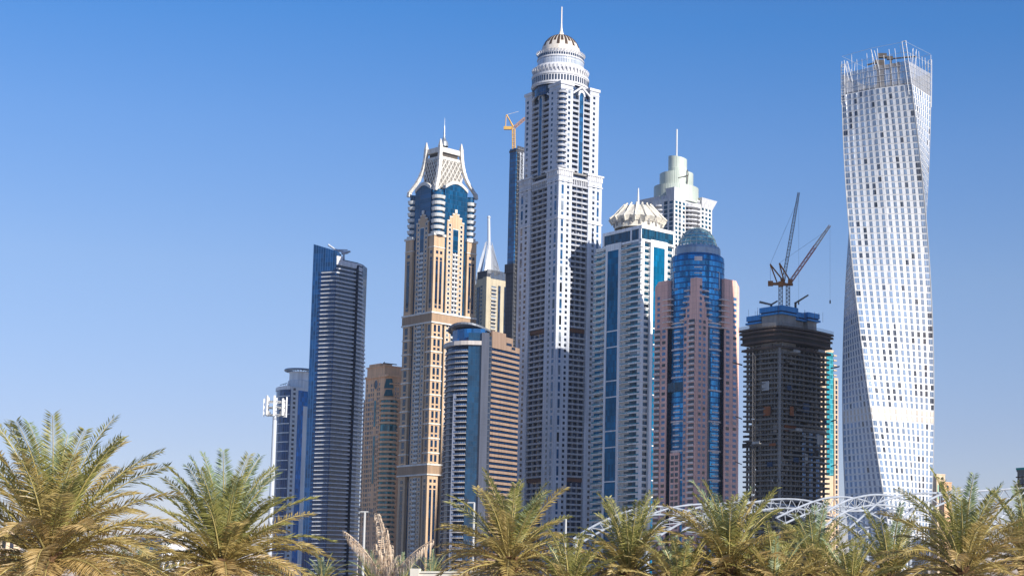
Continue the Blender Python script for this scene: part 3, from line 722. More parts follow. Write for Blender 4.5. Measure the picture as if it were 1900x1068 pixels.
# ------------------------------------------------------------------ pink tower with blue glass cylinder and dome
def pink_tower():
    T = Frame(1291.5, 640, 991, 48); h = 3.62; v = 640; pk = M['pink']
    t = thing('pink_domed_skyscraper', 'pink stone and blue glass cylinder tower with a ribbed glass dome', 'skyscraper', (T.C[0], T.C[1], 0))
    s = (T.L(1212.5, v) + T.Rr(1369, v)) / 2; ln, rn = T.L(1268.5, v), T.Rr(1313.5, v); lw = T.L(1237.5, v); rw = T.Rr(1344, v)
    c = T.pt(s / 2, s / 2, 0); D = c[1]; mp = D / F; Z = lambda x: at(1290, x, D)[2]
    # glass body: narrow cylinder
    yf = D - 52 * mp; ZF = lambda x: at(1290, x, yf)[2]; ZG = lambda x: at(1290, x, D - 43 * mp)[2]
    MB().lathe(c, [(51 * mp, 0), (51 * mp, ZF(480)), (50 * mp, ZF(470)), (45 * mp, ZF(466)), (0, ZF(465))], 72).build('glass_cylinder', M['pinkglass'], t)
    MB().lathe(c, [(30 * mp, ZG(469)), (43.5 * mp, ZG(469)), (43.5 * mp, ZG(457)), (42.5 * mp, ZG(452.5)), (37 * mp, ZG(452)), (0, ZG(451.5))], 64).build('metal_ring', M['ringmetal'], t)
    zb_ = ZG(452.5); hd = Z(424) - zb_
    dome_ = MB().lathe(c, [(36 * mp * cos(x), zb_ + hd * sin(x)) for x in [pi / 2 * i / 10 for i in range(11)]], 40).build('dome', M['domeglass'], t)
    m = MB()
    for i in range(20):
        x = 2 * pi * i / 20; m.tube([(c[0] + 36.4 * mp * cos(y) * cos(x), c[1] + 36.4 * mp * cos(y) * sin(x), zb_ + (hd + .3) * sin(y)) for y in [pi / 2 * k / 8 for k in range(9)]], .16, 4)
    for k in range(1, 7):
        y = pi / 2 * k / 7.5; m.tube([(c[0] + 36.5 * mp * cos(y) * cos(x), c[1] + 36.5 * mp * cos(y) * sin(x), zb_ + (hd + .3) * sin(y)) for x in [2 * pi * j / 40 for j in range(41)]], .28, 4)
    m.build('dome_rib', M['domerib'], dome_)
    m = MB()
    for i in range(28):
        x = 2 * pi * i / 28; m.bar((c[0] + 38.5 * mp * cos(x), c[1] + 38.5 * mp * sin(x), zb_ - .2), (c[0] + 38.5 * mp * cos(x), c[1] + 38.5 * mp * sin(x), zb_ + 1.2), .55, 6)
    m.build('floodlight_row', M['steel'], t)
    MB().tube([(*c[:2], Z(425)), (*c[:2], Z(410)), (*c[:2], Z(394))], .3, 6, r1=.12).build('mast', M['dgrey'], t)
    # corner piers; the near one narrows in steps towards its top
    st = [(585, 1.0, 1.0), (566, .86, .86), (556, .72, .76), (545, .62, .66), (514, .50, .48)]
    pv = [0] + [T.z(a) for a, _, _ in st]
    m = MB()
    m.box(T, 0, ln, 0, rn, 0, T.z(585))
    zz = T.z(585)
    for a, kl, kr in st[1:]: m.box(T, 0, ln * kl, 0, rn * kr, zz, T.z(a)); zz = T.z(a)
    m.build('corner_pier', pk, t)
    m = MB().box(T, lw, s, 0, rn * .95, 0, T.z(533, s)); m.slab([T.pt(lw, 0, T.z(533, s)), T.pt(s, 0, T.z(533, s)), T.pt(s - 3, 0, T.z(524, s)), T.pt(lw, 0, T.z(524, s))], tuple(a - b for a, b in zip(T.pt(lw, rn * .95, 0), T.pt(lw, 0, 0))))
    m.build('corner_pier', pk, t)
    m = MB().box(T, 0, ln * .95, rw, s, 0, T.z(533, 0, s)); m.slab([T.pt(0, rw, T.z(533, 0, s)), T.pt(0, s, T.z(533, 0, s)), T.pt(0, s - 3, T.z(522, 0, s)), T.pt(0, rw, T.z(522, 0, s))], tuple(a - b for a, b in zip(T.pt(ln * .95, rw, 0), T.pt(0, rw, 0))))
    m.build('corner_pier', pk, t)
    MB().box(T, s - ln, s, s - rn, s, 0, T.z(520)).build('corner_pier', pk, t)
    win = Elems('window', [M['winmid'], M['windark'], M['winnavy']], t); bal = Elems('balcony', [M['pinktrim'], M['windark']], t); bar = Elems('sill_band', M['pinktrim'], t)
    z = 5.0; top = T.z(519); k = 0
    a_n = math.atan2(-1, 0)
    plant = T.z(715)
    while z < T.z(470):
        kl, kr = 1, 1
        for a, x, y in st:
            if z > T.z(a) - h: kl, kr = x, y
        full = z < T.z(590)
        if z < top - 3:
            if full:
                win.box(T, ln * .78, ln * .96, -.1, .3, z + .8, z + 2.7)
                m = bal.new(); m.box(T, ln * .12, ln * .58, -.06, .3, z + .9, z + 3.0, 1); m.box(T, ln * .08, ln * .62, -.9, .1, z - .3, z + .1); m.box(T, ln * .08, ln * .62, -.9, -.75, z + .1, z + 1.0)
                win.box(T, -.1, .3, rn * .22, rn * .42, z + .8, z + 2.7); win.box(T, -.1, .3, rn * .6, rn * .8, z + .8, z + 2.7)
            else:
                if kl > .6: win.box(T, ln * .56, ln * .74, -.1, .3, z + .8, z + 2.7)
                else: win.box(T, ln * .2, ln * .32, -.1, .3, z + .8, z + 2.7)
                win.box(T, -.1, .3, rn * .28, rn * .46, z + .8, z + 2.7)
                m = bal.new(); q = 8
                m.box(T, ln * kl, ln * min(1.35, kl + .38), -.2, 4, z - .4, z + .4); m = bal.new(); m.box(T, -.2, 4, rn * kr, rn * min(1.35, kr + .42), z - .4, z + .4)
        if z < T.z(545):
            w_ = s - lw
            if z < T.z(610):
                m = bal.new(); m.box(T, lw + w_ * .55, lw + w_ * .97, -.06, .3, z + .9, z + 3, 1); m.box(T, lw + w_ * .5, lw + w_, -.9, .1, z - .3, z + .1); m.box(T, lw + w_ * .5, lw + w_, -.9, -.75, z + .1, z + 1.0)
                win.box(T, lw + w_ * .12, lw + w_ * .38, -.1, .3, z + .8, z + 2.7)
                win.box(T, -.1, .3, rw + (s - rw) * .12, rw + (s - rw) * .34, z + .8, z + 2.7)
            else:
                win.box(T, lw + w_ * .6, lw + w_ * .8, -.1, .3, z + .8, z + 2.7)
                m = bal.new(); m.box(T, lw - 3.5, lw + w_ * .35, -.8, 2, z - .4, z + .3)
                m = bal.new(); m.box(T, -.8, 2, rw - 3.5, rw + (s - rw) * .3, z - .4, z + .3)
            win.box(T, -.1, .3, rw + (s - rw) * .6, rw + (s - rw) * .82, z + .8, z + 2.7)
        # white bars on the bowed glass between the piers
        if abs(z + 1.5 - plant) > 9 and z < T.z(610):
            for aa in (math.atan2(-1, -1), math.atan2(-1, 1)):
                dirx = aa if True else 0
                aa2 = math.atan2(-T.dr[1], -T.dr[0]) if aa < -pi / 2 else math.atan2(-T.dl[1], -T.dl[0])
                bar.new().lathe(c, [(50.5 * mp, z), (51.9 * mp, z), (51.9 * mp, z + .9), (50.5 * mp, z + .9)], 5, 0, aa2 - .17, aa2 + .17)
        z += h; k += 1
    gb = Elems('glass_belt', [M['pinktrim']], t)
    for vv in (597, 604, 646, 698, 722, 780, 835, 889):
        zz = ZF(vv)
        for dd in (T.dr, T.dl):
            aa2 = math.atan2(-dd[1], -dd[0]); gb.new().lathe(c, [(50 * mp, zz - .5), (52.3 * mp, zz - .5), (52.3 * mp, zz + .5), (50 * mp, zz + .5)], 14, 0, aa2 - .55, aa2 + .55)
    gb.done()
    MB().box(T, ln + .3, lw - .3, .6, 6, T.z(721), T.z(704)).build('sign_panel', M['tealdark'], t)
    # small apartments grid low between the piers
    MB().box(T, ln + (lw - ln) * .28, ln + (lw - ln) * .82, .9, 5, 0, T.z(836)).build('balcony_block', pk, t)
    z = 8
    while z < T.z(842):
        for q in (.33, .58): win.box(T, ln + (lw - ln) * q, ln + (lw - ln) * (q + .18), .8, 1.2, z + .5, z + 2.8, m=1)
        z += h
    # recessed dark strips beside the piers
    MB().box(T, lw - .15, lw + .1, .5, 6, 0, T.z(600)).box(T, .5, 6, rw - .15, rw + .1, 0, T.z(600)).box(T, 2.2, 6, rn - .5, rn + (rw - rn) * .26, 0, T.z(600)).box(T, 2.2, 6, rw - (rw - rn) * .16, rw + .5, 0, T.z(600)).box(T, ln - .5, ln + (lw - ln) * .1, 2, 6, 0, T.z(600)).box(T, lw - (lw - ln) * .12, lw + .5, 2, 6, 0, T.z(600)).build('dark_glass_strip', M['pinkdark'], t)
    # square hoops and stripes on the upper glass
    m = MB()
    for sg in (-1, 1):
        x = a_n + sg * .98; q = lambda a, vv: (c[0] + 51.6 * mp * cos(a), c[1] + 51.6 * mp * sin(a), ZF(vv))
        m.bar(q(x, 500), q(x, 532), .35); m.bar(q(x, 500), q(x - sg * .12, 500), .25)
        for i in range(4): m.bar(q(x - sg * (.02 + .07 * i), 531), q(x - sg * (.05 + .07 * i), 536), .22)
    m.build('glass_trim', M['steel'], t)
    m = Elems('pink_plaque', [M['pinktrim']], t)
    for vv, wd in ((479, .14), (495, .14), (506, .14)): m.new().lathe(c, [(50 * mp, ZF(vv + (4 if vv == 479 else 1))), (51.6 * mp, ZF(vv + (4 if vv == 479 else 1))), (51.6 * mp, ZF(vv - (4 if vv == 479 else 1))), (50 * mp, ZF(vv - (4 if vv == 479 else 1)))], 4, 0, a_n - wd + .1, a_n + wd + .1)
    m.done()
    win.done(); bal.done(); bar.done()
M['pink'] = wall('pink_stone', hx('#f2beac'), .65, .12, joint=(3.6, 3.62, .22), jcol=.8)
M['pinktrim'] = wall('pink_trim', hx('#e6d2c8'), .6, .1)
M['pinkglass'] = glass('cobalt_curtain_wall', hx('#2a86b4'), 1.5, 3.62, .07, .8, hx('#134e80'), .45, metal=.5)
M['pinkdark'] = glass('dark_curtain_wall', hx('#0b1d30'), 1.5, 3.62, .1, .3, hx('#152338'), .4)
M['winmid'] = glass('window_mid_blue', hx('#3f6c92'), 3, 3, 0, 0, var=.35)
M['ringmetal'] = wall('ring_metal', hx('#98a4b0'), .35, .1, metal=.5, spec=.5)
M['domeglass'] = glass('dome_glass', hx('#6fa3ac'), 2, 2, .1, .1, hx('#86a3a6'), .3, rough=.15)
M['domerib'] = wall('dome_rib_metal', hx('#c3d0ca'), .45, .1, spec=.5)
pink_tower()
# ------------------------------------------------------------------ twisted white tower
def twisted_tower():
    D0 = 911.0; zof = lambda v: at(1648, v, D0)[2]
    cx = at(1648, 700, D0)[0]; A, Bq, bulge = 22.0, 13.6, 1.9
    t = thing('twisted_skyscraper', 'white twisted tower with an open lattice crown, windows in slanting columns', 'skyscraper', (cx, D0, 0))
    h = 3.68; zr = zof(178); nf = int(zr / h)
    def ring(z, k=0.0):
        al = R(.1) * (430 - (VH - z * F / D0)); b = -al
        P = [(-A - k, -Bq - k), (0, -Bq - bulge - k), (A + k, -Bq - k), (A + k, Bq + k), (0, Bq + bulge + k), (-A - k, Bq + k)]
        return [(cx + x * cos(b) - y * sin(b), D0 + x * sin(b) + y * cos(b)) for x, y in P]
    zs = [zr - h * (nf - i) for i in range(nf + 1)]
    body = MB()
    for z0, z1 in zip(zs[:-1], zs[1:]):
        a, b = ring(z0), ring(z1); d = 0
        for i in range(6):
            j = (i + 1) % 6; w_ = math.dist(a[i], a[j]); d0 = 100 * i
            body.face([(*a[i], z0), (*a[j], z0), (*b[j], z1), (*b[i], z1)], [(d0, z0), (d0 + w_, z0), (d0 + w_, z1), (d0, z1)])
    body.face([(*p, zr) for p in ring(zr)]); body.build('facade', M['cayan'], t)
    rnd = random.Random(5)
    win = Elems('window', [M['cayglass'], M['caydark'], M['caylouvre']], t); win.vary = False; fl = MB(); ed = MB()
    louv = (zof(792), zof(762))
    for fi, (z0, z1) in enumerate(zip(zs[:-1], zs[1:])):
        a, b = ring(z0, .22), ring(z1, .22); ai, bi = ring(z0, -.2), ring(z1, -.2)
        a2, b2 = ring(z0 - .08, .12), ring(z0 + .08, .12)
        for i in range(6):
            j = (i + 1) % 6
            fl.face([(*a2[i], z0 - .08), (*a2[j], z0 - .08), (*b2[j], z0 + .08), (*b2[i], z0 + .08)])
            n = 6 if i not in (2, 5) else 8
            for k in range(n):
                e0, e1 = (k + .26) / n, (k + .7) / n
                if i in (0, 3) and k == 0: e0, e1 = .15 / n, (.8) / n
                if i in (1, 4) and k == n - 1: e0, e1 = (k + .2) / n, (k + .85) / n
                f0, f1 = .13, .87
                if fi % 3 == 1 and (k == 0 or k == n - 1) and rnd.random() < .5: e0 += .03
                pt = lambda s, f, p, q: tuple((p[i][c] + (p[j][c] - p[i][c]) * s) * (1 - f) + (q[i][c] + (q[j][c] - q[i][c]) * s) * f for c in (0, 1)) + (z0 + (z1 - z0) * f,)
                mi = 2 if louv[0] < z0 < louv[1] else 0
                if not mi:
                    pr = .05 + (.3 if i == 1 and z0 < zof(560) and k > 1 and rnd.random() < .65 else 0) + (.2 if i == 0 and zof(760) < z0 < zof(630) else 0)
                    # tenants' dark, unblinded panes run in loose diagonals
                    if abs(((fi * .23 + 2.1) % 6) - k) < .5 and i in (0, 1): pr += .3
                    if rnd.random() < pr: mi = 1
                m = win.new()
                o = [pt(e0, f0, a, b), pt(e1, f0, a, b), pt(e1, f1, a, b), pt(e0, f1, a, b)]; q = [pt(e0, f0, ai, bi), pt(e1, f0, ai, bi), pt(e1, f1, ai, bi), pt(e0, f1, ai, bi)]
                uv = [(k * 3, fi * 3), (k * 3 + 2.9, fi * 3), (k * 3 + 2.9, fi * 3 + 2.9), (k * 3, fi * 3 + 2.9)]
                m.face(o, uv, mi)
                for x in range(4): y = (x + 1) % 4; m.face([o[y], o[x], q[x], q[y]], None, mi)
    win.done(); fl.build('floor_line', M['caystrip'], t)
    for i in (0, 2, 3, 5):
        m = MB(); m.tube([(*ring(z, .05)[i], z) for z in zs], .28, 5); m.build('corner_fin', M['caystrip'], t)
    # crown: roof, screens, posts, rails, corner ladders
    MB().prism(ring(zr + .3, -1.0), zr + .05, zr + 1.2).build('roof', M['grey'], t)
    zt = zof(104); zsr = zof(137)
    scr = MB(); nl = 3
    for f in range(nl):
        z0, z1 = zr + (zsr - zr) * f / nl, zr + (zsr - zr) * (f + 1) / nl; a, b = ring(z0, -.2), ring(z1, -.2)
        for i in range(6):
            j = (i + 1) % 6; scr.face([(*a[i], z0), (*a[j], z0), (*b[j], z1), (*b[i], z1)])
    scr.build('crown_screen', M['cayscreen'], t)
    posts = Elems('crown_post', [M['cayan']], t); rails = MB()
    for i in range(6):
        n = 6 if i not in (2, 5) else 8; j = (i + 1) % 6
        for k in range(n + 1):
            if k == n: continue
            top = zt - rnd.random() * 5.5; s = k / n
            pts = []
            for f in range(6):
                z = zr + (top - zr) * f / 5; a = ring(z, .05); pts.append((a[i][0] + (a[j][0] - a[i][0]) * s, a[i][1] + (a[j][1] - a[i][1]) * s, z))
            posts.new().tube(pts[:5], .09, 4).tube([pts[4], pts[5]], .16, 4)
        for zz in [zr + h * q for q in range(1, 4)] + [zr + h * 5, zr + h * 6.6]:
            a = ring(zz, 0); rails.bar((*a[i], zz), (*a[j], zz), .09 if zz > zr + h * 3.5 else .16, 4)
    posts.done(); rails.build('crown_rail', M['steel'], t)
    for i, tp in ((0, zof(120)), (2, zof(102)), (3, zof(112)), (5, zof(112))):
        m = MB(); nl = 14
        for f in range(nl):
            z0, z1 = zr - 6 + (tp - zr + 6) * f / nl, zr - 6 + (tp - zr + 6) * (f + 1) / nl; a, b = ring(z0, .35)[i], ring(z1, .35)[i]; j = (i + 5) % 6 if i in (2, 5) else (i + 1) % 6
            e, e1 = ring(z0, .35)[j], ring(z1, .35)[j]; g = lambda p, q, d: tuple(p[c] + (q[c] - p[c]) * d / math.dist(p, q) for c in (0, 1)); w_ = 2.4
            m.bar((*a, z0), (*b, z1), .22); m.bar((*g(a, e, w_), z0), (*g(b, e1, w_), z1), .22); m.bar((*a, z1), (*g(a, e, w_), z1), .18)
        m.build('corner_ladder', M['cayan'], t)
    # slanted inner struts
    for u0, v0, u1, v1 in ((1566, 112, 1575, 150), (1616, 92, 1626, 132), (1694, 90, 1690, 150)):
        p = at(u0, v0, D0 - 8); q = at(u1, v1, D0 - 8); MB().bar(p, q, .22).bar((p[0] + 2, p[1] + 2, p[2]), (q[0] + 2, q[1] + 2, q[2]), .22).build('crown_strut', M['cayan'], t)
    # roof cranes for window cleaning
    for u0, v0 in ((1634, 142), (1660, 142)):
        p = at(u0, v0, D0); m = MB()
        class G: pass
        g = G(); g.pt = lambda a, b, z, p=p: (p[0] + a, p[1] + b, z)
        Zp = lambda vv: at(u0, vv, D0)[2]
        if u0 == 1634:
            m.box(g, -2.2, 2.2, -1, 1, zr, Zp(112)); m.box(g, -1.5, 3.6, -1.2, 1.2, Zp(108), Zp(100)); m.box(g, -3.4, 1.6, -1.1, 1.1, Zp(118), Zp(112)); m.box(g, -4, 5, -1.5, 1.5, Zp(128), Zp(122)); m.bar(g.pt(-8, 0, Zp(121)), g.pt(0, 0, Zp(114)), .5)
        else:
            m.box(g, -2.8, -1.6, -1, 1, zr, Zp(112)); m.box(g, -2.8, 3.2, -1.2, 1.2, Zp(124), Zp(119)); m.box(g, 1.6, 2.8, -1, 1, zr, Zp(116)); m.box(g, -4.5, -1, -1, 1, Zp(111), Zp(105)); m.bar(g.pt(-1, 0, Zp(109)), g.pt(13, 0, Zp(105)), .45)
        m.build('maintenance_crane', M['dgrey'], t)
M['cayan'] = wall('white_aluminium', hx('#d6d6d6'), .42, .05, joint=(3.66, 3.68, .12), jcol=.8, streak=.04, spec=.5)
M['caystrip'] = wall('pale_aluminium', hx('#b9b8b6'), .5, .05, spec=.5)
M['cayglass'] = glass('pale_window', hx('#6d8099'), 1.45, 3, .18, 0, hx('#a9b0b8'), var=.3, rough=.12)
M['caydark'] = glass('open_window', hx('#343b48'), 1.45, 3, .18, 0, hx('#70757c'), var=.8)
M['caylouvre'] = wall('beige_louvre', hx('#cfc4b6'), .6)
def screen_mat():
    m = wall('perforated_screen', hx('#b3b1b0'), .6, .2); t = m.node_tree; b = t.nodes['Principled BSDF']; tr = t.nodes.new('ShaderNodeBsdfTransparent'); mx = t.nodes.new('ShaderNodeMixShader'); mx.inputs[0].default_value = .6
    t.links.new(tr.outputs[0], mx.inputs[1]); t.links.new(b.outputs[0], mx.inputs[2]); t.links.new(mx.outputs[0], t.nodes['Material Output'].inputs[0]); return m
M['cayscreen'] = screen_mat()
twisted_tower()

# ------------------------------------------------------------------ dark concrete frame under construction, with its cranes
def lattice(m, p, q, w, n, r=.16, taper=1.0, three=False):
    d = [q[i] - p[i] for i in range(3)]; L = math.sqrt(sum(x * x for x in d)); d = [x / L for x in d]
    h = (0, 0, 1) if abs(d[2]) < .9 else (1, 0, 0)
    x = [d[1]*h[2]-d[2]*h[1], d[2]*h[0]-d[0]*h[2], d[0]*h[1]-d[1]*h[0]]; e = math.sqrt(sum(k*k for k in x)); x = [k/e for k in x]
    y = [d[1]*x[2]-d[2]*x[1], d[2]*x[0]-d[0]*x[2], d[0]*x[1]-d[1]*x[0]]
    cs = [(-1, -1), (1, -1), (1, 1), (-1, 1)]
    P = lambda i, c: tuple(p[k] + (q[k] - p[k]) * i / n + (w / 2 * (1 + (taper - 1) * i / n)) * (cs[c % 4][0] * x[k] + cs[c % 4][1] * y[k]) for k in range(3))
    for c in range(4): m.bar(P(0, c), P(n, c), r)
    for i in range(n):
        for c in range(4): m.bar(P(i, c + (i % 2)), P(i + 1, c + 1 - (i % 2)), r * .65, 3); m.bar(P(i, c), P(i, c + 1), r * .65, 3)
    return m
def luffing_crane(nm, label, base, masttop, tip, aframe, cw, tipmat, D):
    p0 = at(*base, D); p1 = at(*masttop, D); t = thing(nm, label, 'tower crane', p0, 'cranes on the unfinished tower')
    lattice(MB(), p0, p1, 2.3, 14).build('mast', M['cranegrey'], t)
    pt = at(*tip, D - 4); r = at(masttop[0] + 5, masttop[1] - 4, D)
    mid = tuple(r[i] + (pt[i] - r[i]) * .62 for i in range(3))
    jb = lattice(MB(), r, mid, 1.7, 16, .17).build('jib', M['cranered'] if tipmat else M['cranegrey'], t); lattice(MB(), mid, pt, 1.7, 10, .17, .6).build('jib_tip', M['cranewhite'] if tipmat else M['cranegrey'], jb)
    a = at(*aframe, D); c = at(*cw, D)
    MB().bar(a, r, .45).bar(a, (p1[0] - 2, p1[1], p1[2]), .4).build('a_frame', M['craneyellow'], t)
    class G: pass
    g = G(); g.pt = lambda x, y, z: (c[0] + x, c[1] + y, z)
    wl = p1[0] - c[0]
    MB().box(g, 0, wl + 3, -1.2, 1.2, c[2] - .5, c[2] + .8).box(g, 0, 3, -1.4, 1.4, c[2] - 1.0, c[2] + 1.8).box(g, wl, wl + 2.6, -3, -1.2, c[2], c[2] + 2.6).build('counter_jib', M['craneyellow'], t)
    m = MB().bar(a, tuple(r[i] + (pt[i] - r[i]) * .9 for i in range(3)), .07, 3).bar(a, (c[0] + 1.5, c[1], c[2] + 1), .1, 3)
    hk = (pt[0], pt[1], pt[2] - (45 if tipmat else 66)); m.bar(pt, hk, .05, 3); m.build('cable', M['dgrey'], jb)
    MB().bar(hk, (hk[0], hk[1], hk[2] - 2), .45, 6).build('hook_block', M['dgrey'], jb)
    return t
def unfinished_tower():
    T = Frame(1447, 700, 932, 49); h = 2.98; v = 700
    t = thing('unfinished_tower', 'dark bare concrete tower under construction with blue formwork on top', 'unfinished building', (T.C[0], T.C[1], 0))
    l1, r1 = T.L(1379, v), T.Rr(1539, v); zt = T.z(642); dk = M['bare']
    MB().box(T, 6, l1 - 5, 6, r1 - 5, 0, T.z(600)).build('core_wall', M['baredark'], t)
    sl = Elems('floor_slab', [dk, M['barewood']], t); colm = MB(); infill = MB(); net = MB(); rnd = random.Random(3)
    z = 1.0; k = 0; glz = MB(); dk_ = MB()
    while z < zt:
        # the outline bows a little on both faces
        n = 8
        ol = [T.pt(l1 * (1 - i / n), -1.6 * sin(pi * i / n), 0)[:2] for i in range(n)] + [T.pt(-1.6 * sin(pi * i / n) * 1.2, r1 * i / n, 0)[:2] for i in range(n + 1)]
        m = sl.new(); m.prism([T.pt(l1, r1, 0)[:2]] + ol, z - .42, z)
        m.ribbon(ol, -.1, .12, z, z + .35 + .35 * rnd.random(), 0)
        for i in range(1, 12):
            for lf in (0, 1):
                if rnd.random() < .08: continue
                s = i / 12 + (.01 if lf else 0); wd = .4 if i % 3 else .8
                if lf: colm.box(T, l1 * s - wd, l1 * s + wd, .9, 2.2, z, z + h - .4)
                else: colm.box(T, .9, 2.2, r1 * s - wd, r1 * s + wd, z, z + h - .4)
        for i in range(14):
            if rnd.random() < .34:
                s = rnd.random() * .9
                if rnd.random() < .5: infill.box(T, l1 * s, l1 * (s + .06), 1.6, 2.0, z, z + h * (.4 + .5 * rnd.random()))
                else: infill.box(T, 1.6, 2.0, r1 * s, r1 * (s + .06), z, z + h * (.4 + .5 * rnd.random()))
        if z < T.z(800, 0, 0) and z > 8:
            for i in range(3): glz.box(T, .6, .9, r1 * (.46 + .14 * i), r1 * (.53 + .14 * i), z + .2, z + h - .6)
        z += h; k += 1
    tp = Elems('tarpaulin', [M['palegrey'], M['netting'], M['hoarding'], M['formdark']], t)
    for i in range(34):
        s, zz, wd = rnd.random() * .85, 6 + h * int(rnd.random() * 46), 2 + 4 * rnd.random()
        if i % 2: tp.box(T, l1 * s, l1 * s + wd, -1.5, -1.35, zz, zz + h * rnd.choice((.5, .9, 1.8)), m=rnd.choice((0, 1, 1, 2, 3)))
        else: tp.box(T, -1.8, -1.65, r1 * s, r1 * s + wd, zz, zz + h * rnd.choice((.5, .9, 1.8)), m=rnd.choice((0, 1, 1, 2, 3)))
    tp.done(); p = T.pt(l1 * .62, -2.6, 2); q = T.pt(l1 * .62, -2.6, T.z(650)); lattice(MB(), p, q, 1.6, 60, .13).build('hoist_mast', M['cranegrey'], t)
    sl.done(); colm.build('column', M['bare2'], t); infill.build('block_infill', M['bare3'], t); glz.build('glazing', M['winblue2'], t)
    m = MB(); m.box(T, -.3, .8, -.3, .8, 0, zt); m.box(T, l1 * .5, l1 * .5 + 1.2, -.1, 3, 0, zt); m.build('edge_column', M['bare2'], t)
    # protection screens round the top floors
    n = 10
    def outl(o):
        return [T.pt(l1 * (1 - i / n) + o * (1 - i / n), -o - 2 * sin(pi * i / n), 0)[:2] for i in range(n)] + [T.pt(-o - 2.4 * sin(pi * i / n), r1 * i / n + o * i / n, 0)[:2] for i in range(n + 1)]
    scr = Elems('protection_deck', [M['barewood'], M['baredark']], t)
    for vv, o in ((643, .9), (631, 1.3), (620, 1.5), (612, 1.9), (606, 2.0)):
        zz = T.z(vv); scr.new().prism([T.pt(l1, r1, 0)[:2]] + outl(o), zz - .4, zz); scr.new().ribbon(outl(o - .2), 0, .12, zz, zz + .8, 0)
    scr.done()
    m = MB(); a0, a1 = outl(1.6), 0
    m.ribbon(outl(.4), 0, .1, T.z(631), T.z(612), 0); m.build('netting', M['netting'], t)
    # debris fans
    fan = MB()
    for vv, wd in ((668, 6), (770, 4), (856, 4)):
        zz = T.z(vv); p = T.pt(l1, -1, zz); fan.slab([p, (p[0], p[1] + 5, zz), (p[0] - wd, p[1] + 4, zz + 1.6), (p[0] - wd, p[1], zz + 1.6)], (0, 0, .25)); p = T.pt(-1, r1, zz); fan.slab([p, (p[0], p[1] + 5, zz), (p[0] + wd * .9, p[1] + 4, zz + 1.2), (p[0] + wd * .9, p[1], zz + 1.2)], (0, 0, .25))
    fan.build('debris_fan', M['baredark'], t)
    # loading decks, pale
    for left, s, vv in ((0, .16, 651), (0, .66, 643), (1, .42, 821), (0, .2, 797)):
        zz = T.z(vv); m = MB()
        if left: m.box(T, l1 * s, l1 * s + 6, -4, 1, zz, zz + .4).box(T, l1 * s, l1 * s + 6, -4, -3.8, zz + .4, zz + 1.5)
        else: m.box(T, -4.4, 1, r1 * s, r1 * s + 6, zz, zz + .4).box(T, -4.4, -4.2, r1 * s, r1 * s + 6, zz + .4, zz + 1.5)
        m.build('loading_deck', M['palegrey'], t)
    m = Elems('pale_edge_strip', [M['palegrey']], t)
    for s0, s1, vv in ((.42, .93, 806), (.62, .93, 842), (.42, .93, 852)): m.box(T, -1.9, -1.5, r1 * s0, r1 * s1, T.z(vv) , T.z(vv) + .55)
    m.done()
    MB().box(T, .8, 1.4, r1 * .12, r1 * .34, T.z(797), T.z(786)).build('timber_hoarding', M['hoarding'], t)
    MB().box(T, .8, 1.5, r1 * .36, r1 * .95, T.z(797), T.z(788)).build('block_wall', M['bare3'], t); MB().box(T, l1 * .1, l1 * .2, .7, 1.4, T.z(800), T.z(785)).build('block_wall', M['bare3'], t); MB().box(T, l1 * .6, l1 * .72, .7, 1.4, T.z(800), T.z(785)).build('block_wall', M['bare3'], t)
    # shear walls and formwork, stepped in plan
    cw = MB(); fw = MB(); st = MB()
    segs = [((.98, .55), 1, 603, 580), ((.62, .2), 4, 600, 577), ((.25, -.02), 1, 598, 568)]
    for (s1, s0), r0, vb, vt in segs:
        cw.box(T, l1 * s0 + 1.5, l1 * s1 - 1.5, r0 + 2, r0 + 14, zt - 4, T.z(vt + 10)); fw.box(T, l1 * s0, l1 * s1, r0, r0 + 15, T.z(vt + 13), T.z(vt + 9.5)); fw.box(T, l1 * s0 + .4, l1 * s1 - .4, r0 + .4, r0 + 15, T.z(vt + 6.5), T.z(vt - 3))
        st.box(T, l1 * s0 + 1, l1 * s1 - 1, r0 + 1, r0 + 14, T.z(vt + 9.5), T.z(vt + 5.5))
    for s0, s1, l0, vb, vt in ((.0, .42, 2, 600, 568), (.38, .68, 5, 600, 570), (.64, .9, 3, 603, 568)):
        cw.box(T, l0 + 2, l0 + 14, r1 * s0 + 1.6, r1 * s1 - 1.6, zt - 4, T.z(vt + 10)); fw.box(T, l0 + .1, l0 + 15, r1 * s0 + .1, r1 * s1, T.z(vt + 13.2), T.z(vt + 9.7)); fw.box(T, l0 + .5, l0 + 15, r1 * s0 + .5, r1 * s1 - .4, T.z(vt + 6.7), T.z(vt - 2.7))
        st.box(T, l0 + 1.1, l0 + 14, r1 * s0 + 1.1, r1 * s1 - 1, T.z(vt + 9.7), T.z(vt + 5.7))
    cw.build('shear_wall', M['bare3'], t); fw.build('formwork', M['formblue'], t); st.build('formwork_gap', M['formdark'], t)
    m = MB(); rnd = random.Random(8)
    for i in range(60):
        l, r = rnd.random() * l1 * .95, rnd.random() * r1 * .92
        if min(l, r) > 12: continue
        zz = T.z(572); m.bar(T.pt(l, r, zz - 3), T.pt(l, r, zz + 1.5 + rnd.random() * 2), .09, 3)
    n = 26; o = outl(2.0); zz = T.z(606)
    for i in range(len(o) - 1):
        for f in (0, .5): x = o[i][0] * (1 - f) + o[i + 1][0] * f; y = o[i][1] * (1 - f) + o[i + 1][1] * f; m.bar((x, y, zz), (x, y, zz + 2.6), .1, 3)
    m.build('scaffold_poles', M['cranegrey'], t)['kind'] = 'stuff'
    # placing booms and cranes stand on the tower
    D = T.C[1] + 16
